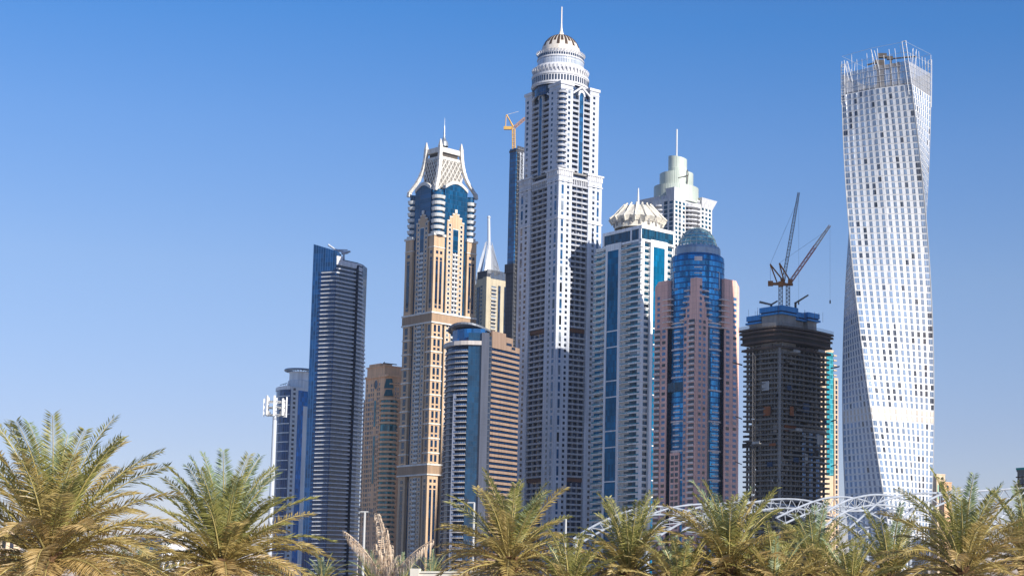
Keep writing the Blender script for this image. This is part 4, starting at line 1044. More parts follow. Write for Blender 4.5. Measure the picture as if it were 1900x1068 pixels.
    def boom(base, knee, a, b, lab):
        p = at(*base, D); b_ = thing('placing_boom', lab, 'placing boom', p, 'concrete placing booms')
        MB().bar(p, at(*knee, D), .8, 6).build('mast', M['dgrey'], b_); MB().tube([at(*a, D), at(*knee, D), at(*b, D)], .75, 5, r1=.5).build('folded_arm', M['boomgrey'], b_)
    boom((1432, 580), (1431, 565), (1409, 560), (1443, 558), 'grey folded placing boom lying level on the unfinished tower')
    boom((1476, 575), (1476, 562), (1474, 563), (1500, 547), 'grey placing boom raised at a slant on the unfinished tower')
    luffing_crane('tower_crane', 'grey luffing crane with its jib almost upright above the unfinished tower', (1448.5, 580), (1448.5, 525), (1482, 357), (1429, 490), (1425, 527), 0, D + 1)
    luffing_crane('tower_crane', 'luffing crane with red and white jib leaning out from the unfinished tower', (1462, 576), (1462, 526), (1540, 418), (1446, 488), (1444, 528), 1, D - 4)
M['bare'] = wall('bare_concrete_slab', hx('#75716d'), .85, .35); M['bare2'] = wall('bare_concrete_column', hx('#8b8783'), .85, .3); M['bare3'] = wall('block_infill', hx('#a29d97'), .9, .35)
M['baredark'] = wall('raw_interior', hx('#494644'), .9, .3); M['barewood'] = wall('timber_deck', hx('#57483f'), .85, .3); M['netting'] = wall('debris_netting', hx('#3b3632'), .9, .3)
M['palegrey'] = wall('pale_deck', hx('#a9a6a1'), .7); M['hoarding'] = wall('timber_hoarding', hx('#8a5230'), .8)
M['formblue'] = wall('blue_formwork', hx('#3a8cc8'), .5, .2); M['formdark'] = wall('formwork_gap', hx('#1c3450'), .6)
M['winblue2'] = glass('new_glazing', hx('#3a78b4'), 2, 2.98, .25, 0, hx('#182638'), .8)
M['cranegrey'] = wall('crane_grey', hx('#6f6a66'), .5, spec=.5); M['cranered'] = wall('crane_red', hx('#c47a6a'), .5); M['cranewhite'] = wall('crane_white', hx('#e0d6ca'), .5); M['craneyellow'] = wall('crane_ochre', hx('#96602c'), .5)
M['boomgrey'] = wall('boom_grey', hx('#7b7a74'), .5)
unfinished_tower()
# ------------------------------------------------------------------ striped tower with a bowed balcony front
def pp(u, v, D): p = at(u, v, D); return (p[0], p[1])
def striped_tower():
    D = 1027; v = 760; h = 3.5; Z = lambda x, d=D: at(900, x, d)[2]
    o = pp(905, v, D); t = thing('striped_tower', 'tower with beige and dark stripes, bowed balconies and an oval canopy roof', 'skyscraper', (o[0], o[1], 0))
    bow = [pp(824.5, v, D + 17), pp(828, v, D + 10), pp(834, v, D + 5), pp(843, v, D + 1.5), pp(855, v, D - .5), pp(866, v, D - 1)]
    flat = [pp(866, v, D - 1), pp(890.5, v, D + .5)]; slabl = [pp(890.5, v, D - .5), pp(904.5, v, D + 1)]
    sr = [pp(904.5, v, D + 1.5), pp(909.5, v, D + 2.5)]
    a = R(24); c0 = sr[1]; ln = 0
    e = T_hit(c0, (sin(a), cos(a)), 961, v); stripe = [c0, (c0[0] + sin(a) * e * .5, c0[1] + cos(a) * e * .5 - .8), (c0[0] + sin(a) * e, c0[1] + cos(a) * e)]
    back = [(stripe[-1][0] - 4, stripe[-1][1] + 12), (bow[0][0] + 6, bow[0][1] + 30)]
    zt = Z(640)
    ins = lambda L, k: [(x, y + k) for x, y in L]
    MB().prism(ins(bow, 1.4) + ins(flat[1:], 1.4) + [stripe[0], stripe[2]] + back, 0, zt + 1).build('glass_body', M['stripeglass'], t)
    MB().ribbon(flat, -.2, .3, 0, zt + 8).build('glass_front', M['stripeglass2'], t)
    MB().ribbon(slabl, -2, .8, 0, Z(617)).build('stone_slab', M['slate'], t)
    MB().ribbon(sr, -1.5, .1, 0, Z(623)).build('recess_glass', M['pinkdark'], t)
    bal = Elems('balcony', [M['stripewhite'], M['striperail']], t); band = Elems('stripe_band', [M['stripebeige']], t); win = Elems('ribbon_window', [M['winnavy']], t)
    z = zt - 4.2; k = 0; low = Z(742)
    while z > 3:
        m = bal.new()
        if z > low: m.ribbon(bow, -1.3, .8, z - .35, z + .25); m.ribbon(bow[2:], .6, .75, z + .5, z + 1.4, 1)
        else:
            m.ribbon(bow[3:], -1.3, 1.3, z - .3, z + .2); m.ribbon(bow[3:], 1.0, 1.2, z + .3, z + 1.3, 1)
            m = bal.new(); m.ribbon(bow[:4], -1.3, .5, z - .3, z + .1)
        z -= h
    MB().ribbon([(bow[3][0] - .6, bow[3][1] - .6), (bow[3][0] + 1.1, bow[3][1] - .9)], -1, .6, 0, low + 4).build('pier', M['slate2'], t)
    zt2 = Z(640, D + 8)
    z = zt2 - 2.2
    while z > 3:
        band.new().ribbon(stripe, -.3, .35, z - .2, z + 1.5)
        z -= h
    # top of the striped face: solid parapet stepping down
    ztp = Z(611, D + 4); L1 = stripe
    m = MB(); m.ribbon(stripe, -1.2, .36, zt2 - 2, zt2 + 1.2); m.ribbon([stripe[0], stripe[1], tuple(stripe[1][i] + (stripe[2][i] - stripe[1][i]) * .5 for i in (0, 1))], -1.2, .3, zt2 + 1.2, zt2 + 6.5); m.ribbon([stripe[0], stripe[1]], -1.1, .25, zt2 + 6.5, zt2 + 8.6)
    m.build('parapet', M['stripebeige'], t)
    m = MB()
    for i in range(5):
        s = .52 + .07 * i; p = tuple(stripe[1][j] + (stripe[2][j] - stripe[1][j]) * (s - .5) * 2 * .9 for j in (0, 1)); q = (p[0] + .9, p[1] + 1.4); m.ribbon([p, q], -.1, .45, zt2 + (3.2 if i < 3 else 1.2) - 2, zt2 + (4.8 if i < 3 else 2.8) - 2)
    m.build('parapet_opening', M['windark'], t)
    # penthouse, ledge, oval canopy
    MB().ribbon(bow + flat[1:], -1.5, 1.8, Z(640), Z(632.5)).build('ledge', M['stripewhite'], t)
    ph = [pp(836, v, D + 12), pp(845, v, D + 6), pp(858, v, D + 3), pp(875, v, D + 2), pp(896, v, D + 4)]
    MB().prism(ph + [pp(905, v, D + 25), pp(845, v, D + 30)], Z(634), Z(608)).build('penthouse', M['penthouse'], t)
    c = pp(871, v, D + 22); n = 40; zc = Z(604); a_, b_ = 43 * D / F, 21
    poly = [(c[0] + a_ * cos(2 * pi * i / n), c[1] + b_ * sin(2 * pi * i / n)) for i in range(n)]
    zs = [zc + 1.4 - 3.2 * ((p[0] - c[0]) / a_) ** 2 - .5 * (p[0] - c[0]) / a_ for p in poly]
    m = MB(); m.face([(p[0], p[1], z + 1.3) for p, z in zip(poly, zs)]); m.face([(p[0], p[1], z) for p, z in zip(poly, zs)][::-1])
    for i in range(n): j = (i + 1) % n; m.face([(*poly[i], zs[i]), (*poly[j], zs[j]), (*poly[j], zs[j] + 1.3), (*poly[i], zs[i] + 1.3)])
    for i in range(n): x = poly[i]; m.bar((x[0] * .9 + c[0] * .1, x[1] * .9 + c[1] * .1, zs[i] - .6), (x[0], x[1], zs[i] + .2), .25, 4)
    m.build('oval_canopy', M['canopy'], t)
    bal.done(); band.done(); win.done()
def T_hit(o, d, u, v):
    x, y, z = ray(u, v); return (-o[0] * (-y) - x * o[1]) / (d[0] * (-y) + x * d[1])
M['stripeglass'] = glass('stripe_glass', hx('#0c2340'), 1.7, 3.5, .1, .2, hx('#182f4c'), .5, ior=1.3)
M['stripeglass2'] = glass('navy_glass_front', hx('#0a3450'), 1.5, 3.5, .06, .1, hx('#0c2f48'), .3)
M['slate'] = wall('slate_cladding', hx('#4a5060'), .6, .1, joint=(50, 3.5, .1)); M['slate2'] = wall('pale_slate', hx('#8a90a0'), .6, .1)
M['stripewhite'] = wall('balcony_edge', hx('#c0b8b1'), .6, .1); M['striperail'] = glass('balcony_rail', hx('#2a4c74'), 1.5, 9, .1, 0, hx('#cccccc'), .3)
M['stripebeige'] = wall('beige_band', hx('#967e6c'), .7, .1, joint=(2.4, 30, .12), jcol=.85); M['penthouse'] = glass('penthouse_glass', hx('#0f4f86'), 3, 3, .12, .1, hx('#143c70'), .4)  # stripe beige darkened, standing in for the shadow its face lacks
M['canopy'] = wall('canopy_metal', hx('#7d828a'), .45, .15, joint=(1.5, 50, .2), metal=.3)
striped_tower()

# ------------------------------------------------------------------ dark tower with a slanting blade top
def blade_tower():
    D = 1216; v = 650; h = 3.22; Z = lambda x, d=D: at(620, x, d)[2]
    lend, bl, cor, cre, ren = pp(574.5, v, D + 5.5), pp(592.5, v, D + 3), pp(618, v, D), pp(657, v, D + 17), pp(677.5, v, D + 40)
    mid = pp(668, v, D + 26)
    t = thing('blade_tower', 'dark blue tower with slanting blade top, glass flank and white balcony lines', 'skyscraper', (cor[0], cor[1], 0))
    bk = [(ren[0] - 15, ren[1] + 20), (lend[0] + 8, lend[1] + 40)]
    z0 = Z(486); sl = lambda p: Z(450) + (Z(465.5) - Z(450)) * (p[0] - lend[0]) / (cor[0] - lend[0])
    fr = [lend, bl, cor]
    # blade: a slice of the tower's left face carried up past the roof
    b2 = [(cor[0] + 1, cor[1] + 9), (lend[0] + 1.5, lend[1] + 14)]
    MB().prism([lend, cor] + b2, 0, [sl(lend), sl(cor), sl(cor) - 1, sl(lend) - 1]).build('glass_blade', M['bladeglass'], t)
    MB().prism([(cor[0], cor[1] + 1.2), (cre[0], cre[1] + 1.2), (mid[0], mid[1] + 1), (ren[0] - .6, ren[1])] + bk, 0, Z(488, D + 20)).build('glass_body', M['bladedark'], t)
    bal = Elems('balcony', [M['bladewhite'], M['bladerail']], t); z = Z(482); k = 0
    bend = [cor, tuple(cor[i] * .5 + cre[i] * .5 for i in (0, 1)), cre]
    rt = [cre, mid, ren]
    while z > 3:
        f = min(1, (Z(482) - z) / 75); r2 = [cre, tuple(cre[i] + (mid[i] - cre[i]) * (.75 + .25 * f) for i in (0, 1)), tuple(mid[i] + (ren[i] - mid[i]) * (-.35 + 1.35 * f ** .7) for i in (0, 1))]
        if z > Z(486): r2 = [cre, tuple(cre[i] + (mid[i] - cre[i]) * .8 for i in (0, 1))]
        if k % 8 == 7: zz = .7
        m = bal.new(); m.ribbon(bend, -1.2, .5, z - .35, z + .5)
        m.ribbon(bend, .3, .45, z + .5, z + 1.25, 1)
        m = bal.new(); m.ribbon(r2, -1.2, .5, z - .35, z + .9)
        if z < Z(504):
            m = bal.new(); m.ribbon([bl, cor], -.3, 1.3, z - .3, z + .35); m.ribbon([bl, cor], 1.0, 1.15, z + .35, z + 1.2, 1)
        z -= h; k += 1
    bal.done()
    MB().ribbon([(cre[0] - .9, cre[1] - .6), (cre[0] + .9, cre[1] + .8)], -.5, .9, 0, Z(484)).build('groove', M['pinkdark'], t)
    # stepped roof band
    m = MB(); zt = Z(486, D + 8); m.ribbon(bend, -6, .6, zt - 3, zt + .5); m.ribbon([cre, tuple(cre[i] + (mid[i] - cre[i]) * .8 for i in (0, 1))], -6, .6, zt - 4.5, zt - 1.5)
    m.ribbon([cor, (cor[0] + 3.6, cor[1] + 3.6)], -4, .4, zt, zt + 3.2); m.build('parapet', M['bladewhite'], t)
    b = thing('roof_crane', 'white window cleaning crane on the roof behind the blade top', 'roof crane', (cor[0] + 4, cor[1] + 12, zt))
    Dd = cor[1] + 12
    MB().bar(at(627, 487, Dd), at(627, 466, Dd), 1.2, 6).bar(at(638, 484, Dd), at(638, 469, Dd), .8, 6).build('post', M['steel'], b)
    MB().tube([at(609, 454, Dd), at(622, 463, Dd), at(638, 467, Dd), at(650, 467, Dd)], .85, 5).bar(at(622, 463, Dd), at(645, 463.5, Dd), .4, 4).bar(at(634, 470, Dd), at(646, 468, Dd), 1.1, 6).build('jib', M['steel'], b)
M['bladeglass'] = glass('blade_glass', hx('#0f3c6a'), 2.1, 3.52, .55, .12, hx('#1f4c78'), .4); M['bladedark'] = glass('blade_dark_glass', hx('#1d2e4a'), 1.6, 3.52, .15, .3, hx('#30353d'), .7)
M['bladewhite'] = wall('blade_balcony', hx('#d3d4d8'), .6, .12); M['bladerail'] = glass('blade_rail', hx('#2a3c56'), 1.4, 9, .1, 0, hx('#50565e'), .4)
blade_tower()

# ------------------------------------------------------------------ tan tower with round balconies
def tan_tower():
    T = Frame(718, 780, 1185, 49); v = 780; h = 3.55; tn = M['sandstone']
    t = thing('tan_tower', 'tan stone tower with a stack of round balconies and green sloped glass', 'skyscraper', (T.C[0], T.C[1], 0))
    L = lambda u: T.L(u, v); Q = lambda u: T.Rr(u, v); l1, lw, r1 = L(676), L(667), Q(752); zt = T.z(697)
    ch = 5.0
    MB().prism([T.pt(ch, 0, 0)[:2], T.pt(0, ch, 0)[:2], T.pt(0, r1, 0)[:2], T.pt(l1, r1, 0)[:2], T.pt(l1, 0, 0)[:2]][::1], 0, zt).build('wall', tn, t)
    MB().box(T, l1 - 1, lw, 3, r1 * .6, 0, T.z(738)).build('side_wing', tn, t)
    m = MB()
    for (a, b, c, d, z0, z1) in ((-1, l1 * .99, -1, r1 + 1, zt - .2, zt + 1.4), (l1 * .14, l1 * .92, -.4, r1 * .9, zt + 1.4, T.z(678)), (l1 * .12, l1 * .95, -1.0, r1 * .92, T.z(678), T.z(676)), (l1 * .35, l1 * .85, -.2, 10, T.z(676), T.z(671)), (-.6, r1 * 0 + 1.2, 2, r1 + .5, zt - 6, zt - 5)):
        m.box(T, a, b, c, d, z0, z1)
    m.build('cornice', tn, t)
    MB().bar(T.pt(l1 * .4, 4, T.z(671)), T.pt(l1 * .4, 4, T.z(667)), .3).bar(T.pt(l1 * .1, 9, T.z(673)), T.pt(l1 * .45, 4, T.z(669)), .35).build('roof_frame', M['dgrey'], t)
    c = T.pt(4.4, 4.4, 0); rad = 7.2
    win = Elems('window', [M['windark'], M['winteal']], t); bal = Elems('balcony', [tn, M['winteal']], t)
    MB().lathe(c, [(rad - 1.2, 0), (rad - 1.2, T.z(738)), (0, T.z(737))], 28).build('round_bay', M['winteal'], t)
    z = T.z(740); k = 0
    mech = T.z(794)
    while z > 2:
        if abs(z - mech) > 3: bal.new().lathe(c, [(0, z - .5), (rad, z - .5), (rad, z + 1.1), (rad - .3, z + 1.1), (rad - .3, z - .2), (0, z - .2)], 24)
        z -= h
    z = T.z(688); k = 0
    while z > 2:
        below = z < zt - 4
        if below:
            for a in (.36, .43, .62, .7, .9):
                win.box(T, l1 * a, l1 * (a + .035), -.1, .3, z + .6, z + 2.7)
            for a in (.40, .53, .72, .80, .93): win.box(T, -.1, .3, r1 * a, r1 * (a + .045), z + .6, z + 2.7)
            if k % 1 == 0 and z < T.z(738): win.box(T, l1 + (lw - l1) * .25, lw - .4, 2.9, 3.3, z + .5, z + 2.8)
            if z < T.z(730): win.box(T, l1 * .78, l1 * .86, -.1, .3, z + .4, z + 2.6)
        z -= h; k += 1
    win.done(); bal.done()
    g = MB()
    g.box(T, l1 * .5, l1 * .58, -.25, .3, T.z(788), T.z(740)); g.box(T, l1 * .5, l1 * .58, -.25, .3, T.z(895), T.z(806)); g.build('tall_glass', M['winteal'], t)
    g = MB()
    for va, vb in ((719, 701), (733, 721)):
        A = [(-3.6, va), (3.6, va), (2.2, vb), (-2.2, vb)]
        dx = ((T.dl[0] + T.dr[0]) / 2 ** .5, (T.dl[1] + T.dr[1]) / 2 ** .5); sx = (-dx[1], dx[0]); f0 = T.pt(ch / 2, ch / 2, 0)
        f = lambda s, vv, o: (f0[0] + abs(sx[0]) * s - dx[0] * o, f0[1] + sx[1] * s - dx[1] * o, T.z(vv))
        g.slab([f(s, vv, 1.2 if vv == va else .3) for s, vv in A], (dx[0] * 3, dx[1] * 3, 0))
    g.build('sloped_glass', M['greenglass'], t)
    # round opening in a moulded ring
    ll, zz = l1 * .52, T.z(710); m = MB(); o = MB()
    for i in range(24):
        x0, x1 = 2 * pi * i / 24, 2 * pi * (i + 1) / 24; q = lambda r, x, e: T.pt(ll + r * .9 * cos(x), e, zz + r * 1.3 * sin(x))
        m.slab([q(2.6, x0, -.4), q(3.4, x0, -.4), q(3.4, x1, -.4), q(2.6, x1, -.4)], tuple(a - b for a, b in zip(T.pt(0, .6, 0), T.pt(0, 0, 0))))
    o.slab([q(2.6, 2 * pi * i / 24, -.15) for i in range(24)], tuple(a - b for a, b in zip(T.pt(0, .6, 0), T.pt(0, 0, 0))))
    m.build('round_moulding', tn, t); o.build('round_window', M['windark'], t)
M['sandstone'] = wall('sandstone_render', hx('#efbd92'), .75, .14, joint=(60, 3.55, .2), jcol=.85); M['winteal'] = glass('window_teal', hx('#177078'), 1.8, 3.55, .25, 0, hx('#5f5a50'), .6); M['greenglass'] = glass('green_glass', hx('#1d4a48'), 1.2, 1.2, .1, .1, hx('#3d5f58'), .3)
tan_tower()

# ------------------------------------------------------------------ blue and white tower with a round top
def round_top_tower():
    T = Frame(537, 780, 1290, 56); v = 780; h = 3.7; wh = M['tealwhite']
    t = thing('round_top_tower', 'blue glass and white tower with a white drum and ring on its roof', 'skyscraper', (T.C[0], T.C[1], 0))
    l1, r1 = T.L(511, v), T.Rr(576, v); zt = T.z(716)
    c = T.pt(2, 22, 0)
    MB().box(T, 0, l1 * .8, 0, r1, 0, zt).build('wall', wh, t)
    bow = [pp(510.5, v, T.C[1] + 16), pp(512.5, v, T.C[1] + 9), pp(517, v, T.C[1] + 4), pp(525, v, T.C[1] + .5), pp(536.5, v, T.C[1] - 1.2)]
    zb = T.z(721)
    MB().prism(bow + [(bow[-1][0] + 1, bow[-1][1] + 12), (bow[0][0] + 8, bow[0][1] + 10)], 0, zb).build('bowed_glass', M['bladeglass'], t)
    b = Elems('floor_band', [wh], t); z = T.z(735)
    while z > 2: b.new().ribbon(bow, -.2, .5, z, z + .75); z -= 2 * h
    MB().ribbon(bow, -1, .6, zb - .4, zb + 2.4).build('parapet', wh, t); b.done()
    win = Elems('window', [M['windark']], t); z = T.z(723)
    while z > 2: win.box(T, -.1, .3, r1 * .13, r1 * .24, z, z + 1.9); z -= h
    win.done()
    MB().box(T, -.2, .4, r1 * .37, r1 * .62, 0, T.z(730)).box(T, -.22, .42, r1 * .37, r1 * .95, T.z(750), T.z(722)).build('glass_strip', M['stripblue'], t)
    cc = pp(553, v, T.C[1] + 22); mp = cc[1] / F; Z = lambda x: at(553, x, cc[1])[2]
    MB().lathe(cc, [(21 * mp, Z(725)), (21 * mp, Z(708)), (18.5 * mp, Z(706)), (18.5 * mp, Z(694)), (20 * mp, Z(691)), (0, Z(691))], 40).build('drum', wh, t)
    m = MB(); m.tube([(cc[0] + 26.5 * mp * cos(x), cc[1] + 26.5 * mp * sin(x), Z(687.5)) for x in [2 * pi * i / 40 for i in range(41)]], .9, 5)
    for i in range(24):
        x = 2 * pi * i / 24; m.bar((cc[0] + 17 * mp * cos(x), cc[1] + 17 * mp * sin(x), Z(690)), (cc[0] + 26.5 * mp * cos(x), cc[1] + 26.5 * mp * sin(x), Z(687)), .4, 4); m.bar((cc[0] + 26 * mp * cos(x), cc[1] + 26 * mp * sin(x), Z(690)), (cc[0] + 26 * mp * cos(x), cc[1] + 26 * mp * sin(x), Z(685.5)), .5, 4)
    m.build('roof_ring', M['silver'], t)
    m = MB()
    for i in range(8): p = bow[0] if i > 3 else bow[2]; m.bar((p[0] + 1 + i * 1.4, p[1] + 6, zb + 2), (p[0] + 1 + i * 1.4, p[1] + 6, zb + 5.5), .2, 4)
    m.tube([(bow[1][0], bow[1][1] + 6, zb + 5), (bow[3][0], bow[3][1] + 6, zb + 5.5)], .3, 4); m.build('roof_rail', M['silver'], t)
M['stripblue'] = glass('bright_blue_glass', hx('#1c7cc4'), 1.6, 3.7, .12, .15, hx('#1a5f9c'), .3)
round_top_tower()

# ------------------------------------------------------------------ beige tower with white sails, behind
def sail_tower():
    T = Frame(903.5, 520, 1540, 49); v = 540; h = 3.6; be = M['beige']
    t = thing('sail_top_tower', 'beige tower topped by tall white sails and a needle, standing far behind', 'skyscraper', (T.C[0], T.C[1], 0))
    l1, r1 = T.L(880, v), T.Rr(941, v); zt = T.z(515)
    MB().box(T, 0, l1, 0, r1, 0, zt).box(T, -1.6, l1 * .22, -1.6, r1 * .13, 0, zt + .8).build('wall', be, t)
    MB().box(T, -.5, .5, r1 * .55, r1 * .66, 0, zt - 6).box(T, -.5, .5, r1 * .85, r1 * .98, 0, zt - 6).box(T, l1 * .55, l1 * .75, -.5, .5, 0, zt - 8).build('glass_strip', M['windark'], t)
    win = Elems('window', [M['windark']], t, hide=[(0, 2000, 605, 1200)]); bal = Elems('balcony', [M['cream']], t, hide=[(0, 2000, 605, 1200)]); z = zt - 9
    while z > T.z(640):
        win.box(T, -.1, .3, r1 * .22, r1 * .45, z, z + 1.9); bal.box(T, -.8, .2, r1 * .2, r1 * .47, z - 1.0, z - .1); win.box(T, l1 * .35, l1 * .5, -.1, .3, z, z + 2.2); bal.box(T, l1 * .78, l1 * .98, -1, .2, z - .8, z + .2); z -= h
    win.done(); bal.done()
    m = MB(); n = 16
    for i in range(n): m.box(T, -.2, .3, r1 * i / n, r1 * (i + .55) / n, zt, T.z(499)); m.box(T, l1 * i / n * .8, l1 * (i + .55) / n * .8, -.2, .3, zt, T.z(501))
    m.build('roof_fence', M['slatdark'], t)
    D = T.C[1] + 18; c = at(907.5, 480, D); P = lambda u, vv, dd=0: at(u, vv, D + dd)
    def sail(pts, dd0, dd1, th=1.2):
        return [P(u, vv, dd0 + (dd1 - dd0) * k) for u, vv, k in pts]
    m = MB()
    m.slab(sail([(881, 530, 1), (893, 512, .8), (903, 450, .2), (903, 447, .1), (900, 450, .1), (892, 478, .5), (886, 502, .8)], 0, -8), (0, 1.2, 0))
    m.slab(sail([(897, 512, 1), (911, 512, .6), (909.5, 450, 0), (906, 450, 0)], -2, -14), (0, 1.2, 0))
    m.slab(sail([(916, 512, .4), (929, 508, 1), (921, 480, .6), (912.5, 448, 0), (911.8, 462, 0)], -1, -5), (0, 1.2, 0))
    m.slab(sail([(897, 505, 0), (925, 505, 0), (912.5, 455, 0), (904, 455, 0)], 8, 12), (0, 1.2, 0))
    recalc(m.build('sail', M['steel'], t))
    MB().tube([P(907.5, 505), P(907.5, 455), P(907, 407), P(907, 400.5)], 1.9, 10, r1=1.1).tube([P(907, 404.5), P(907, 402)], 1.7, 10).build('needle', M['steel'], t, smooth=True)
    MB().slab([P(915.5, 492, -7), P(919, 494, -7), P(924, 500, -7), P(920, 497, -7)], (0, .6, 0)).build('sail_opening', M['grey'], t)
M['beige'] = wall('beige_render', hx('#b8ac92'), .75, .15); M['slatdark'] = wall('dark_slats', hx('#4d4f55'), .6)
sail_tower()

# ------------------------------------------------------------------ dark tower with hoist and crane behind the domed tower
def hoist_tower():
    T = Frame(955, 400, 1310, 54); v = 420
    t = thing('hoist_clad_tower', 'narrow dark blue tower with a lattice hoist mast, half hidden by the domed tower', 'unfinished building', (T.C[0], T.C[1], 0))
    l1, r1 = T.L(942, v), T.Rr(1000, v); zt = T.z(274)
    MB().box(T, .4, l1, .4, r1, 0, zt).build('glass_body', M['hoistglass'], t)
    MB().box(T, .2, l1 + 1.2, .2, 3, 0, T.z(500)).box(T, -.2, l1 + 2.2, -.3, 3, T.z(505), T.z(488)).box(T, .1, l1 + .4, .1, 4, T.z(281), T.z(277)).build('dark_panel', M['bareslab'], t)
    m = MB(); m.box(T, -.2, .35, 1.5, r1, 0, zt + 2); m.build('bare_face', M['bareslab'], t)
    w_ = MB(); z = 8
    fl = Elems('floor_slab', [M['grey']], t, hide=[(0, 2000, 600, 1200)])
    while z < zt:
        fl.box(T, -.7, .1, 1, r1, z, z + .35); z += 3.5
    fl.done()
    p = T.pt(-2.4, 4.5, 4); q = T.pt(-2.4, 4.5, T.z(282)); lattice(MB(), p, q, 2.6, 90, .3).build('hoist_mast', M['steel'], t); p = T.pt(-2.4, 10.5, 4); q = T.pt(-2.4, 10.5, T.z(282)); lattice(MB(), p, q, 2.4, 90, .3).build('hoist_mast', M['steel'], t)
    D = T.C[1] + 10; p0 = at(953.5, 285, D)
    c = thing('tower_crane', 'yellow luffing crane on top of the narrow dark hoist tower', 'tower crane', p0)
    lattice(MB(), p0, at(953, 238, D), 2.2, 12, .25).build('mast', M['yellow'], c)
    MB().bar(at(940, 213, D), at(953, 236, D), .55).bar(at(939, 214, D), at(938, 238, D), .35).bar(at(936, 239, D), at(952, 237, D), .8).bar(at(940, 213, D), at(953, 240, D), .3).build('a_frame', M['yellow'], c)
    class G: pass
    g = G(); o = at(940, 238, D); g.pt = lambda a, b, z: (o[0] + a, o[1] + b, o[2] + z)
    MB().box(g, -2.2, 4, -1.2, 1.2, -1.2, 1.4).build('counterweight', M['yellow'], c)
    lattice(MB(), at(955, 236, D), at(975, 219, D + 10), 1.8, 9, .22).build('jib', M['cranered2'], c)
    MB().bar(at(940, 213, D), at(962, 207, D + 4), .22, 4).bar(at(938.5, 213, D), at(938.5, 236, D), .12, 3).build('cable', M['steel'], c)
M['hoistglass'] = glass('hoist_tower_glass', hx('#2a557f'), 3.6, 3.5, .3, .5, hx('#1c3148'), .4); M['bareslab'] = wall('bare_panel', hx('#4c4f57'), .8, .25, joint=(2.2, 3.5, .5), jcol=.5)
M['yellow'] = wall('crane_yellow', hx('#d8ad5c'), .5, .1); M['cranered2'] = wall('crane_rust', hx('#b08a70'), .5)
hoist_tower()

# ------------------------------------------------------------------ smaller buildings
def simple_block(nm, label, cat, u0, v0, D, a, ul, ur, mat, rows, h=3.6, extra=None, wm=None, zb=1.0):
    T = Frame(u0, v0 + 30, D, a); t = thing(nm, label, cat, (T.C[0], T.C[1], 0)); l1, r1 = T.L(ul, v0 + 30), T.Rr(ur, v0 + 30); zt = T.z(v0)
    MB().box(T, 0, l1, 0, r1, 0, zt).build('wall', mat, t); MB().box(T, -.3, l1 + .3, -.3, r1 + .3, zt, zt + .9).build('parapet', mat, t)
    win = Elems('window', [wm or M['windark']], t); z = zt - 4.2
    while z > zb:
        for a_, b_ in rows[0]: win.box(T, l1 * a_, l1 * b_, -.1, .3, z, z + 2.1)
        for a_, b_ in rows[1]: win.box(T, -.1, .3, r1 * a_, r1 * b_, z, z + 2.1)
        z -= h
    win.done()
    if extra: extra(T, t, l1, r1, zt)
    return t
def ex1(T, t, l1, r1, zt):
    rs, rx = T.Rr(1533, 700), T.Rr(1553.5, 700)
    MB().box(T, -.4, 1, rs, r1 - .3, T.z(880), zt - 1).build('glass_strip', M['turq'], t); MB().box(T, -1, 8, r1 + .05, rx, 0, T.z(697)).build('side_wall', M['cream2'], t)
    w = Elems('side_window', [M['windark']], t); z = T.z(702)
    while z > 3: w.box(T, -1.12, -.7, r1 + (rx - r1) * .3, r1 + (rx - r1) * .75, z - 2.6, z); z -= 3.6
    w.done(); b = Elems('balcony', [M['cream2']], t); z = T.z(655)
    while z > T.z(700): b.box(T, -1.4, .5, r1 - .6, r1 + (rx - r1) * .6, z - .6, z + .2); z -= 3.6
    b.done()
M['turq'] = glass('turquoise_glass', hx('#1b7f8c'), 1.6, 3.6, .1, .5, hx('#5fa7a8'), .4); M['cream2'] = wall('sand_render', hx('#d5bb9c'), .7); M['orange'] = wall('orange_render', hx('#cfa680'), .7)
simple_block('beige_tower', 'slim beige tower with a turquoise glass strip, seen behind the unfinished tower', 'tower', 1520, 648, 1150, 45, 1490, 1546, M['cream2'], ([(.2, .35), (.6, .75)], [(.1, .2), (.3, .4)]), extra=ex1)
def ex2(T, t, l1, r1, zt):
    MB().box(T, -.3, 1, r1 * .08, r1 * .35, zt - 22, zt - 9).build('green_panel', M['palegreen'], t)
M['palegreen'] = wall('pale_green_panel', hx('#9cc4a8'), .6)
simple_block('orange_block', 'small pale orange building beside the foot of the twisted tower', 'building', 1738, 880, 1450, 40, 1725, 1754, M['cream2'], ([], [(.5, .8)]), extra=ex2)
simple_block('orange_block', 'low orange block with one dark window beside the pale orange building', 'building', 1752, 895, 1400, 40, 1742, 1766, M['orange'], ([], [(.35, .6)]), h=9, extra=None)
def ex3(T, t, l1, r1, zt):
    MB().box(T, -.6, l1 + .4, -.6, r1 + .6, zt + .9, zt + 2).build('green_edge', M['greenedge'], t); MB().box(T, 4, l1 - 4, 8, r1 * .6, zt + 2, zt + 5).build('rear_wing', M['bare'], t)
    w = Elems('floor_slab', [M['barewood']], t); z = zt - 3
    while z > 3: w.box(T, -.7, l1 + .5, -.7, r1 + .5, z - .2, z + .4); z -= 3.9
    w.done()
M['greenedge'] = wall('green_edge', hx('#2f8f86'), .6)
simple_block('frame_building', 'dark unfinished block with a green roof edge at the frame end of the truss', 'unfinished building', 1908, 873, 850, 40, 1888, 1990, M['bare'], ([(.2, .42), (.62, .84)], [(.1, .2), (.3, .4), (.5, .6), (.7, .8)]), h=3.9, extra=ex3, wm=M['palegrey'])
simple_block('apartment_block', 'beige apartment block with small windows showing behind the largest palm', 'building', -20, 985, 420, 45, -90, 38, M['cream2'], ([(.1, .2), (.4, .5)], [(.15, .27), (.4, .52), (.65, .77)]), h=3.2)
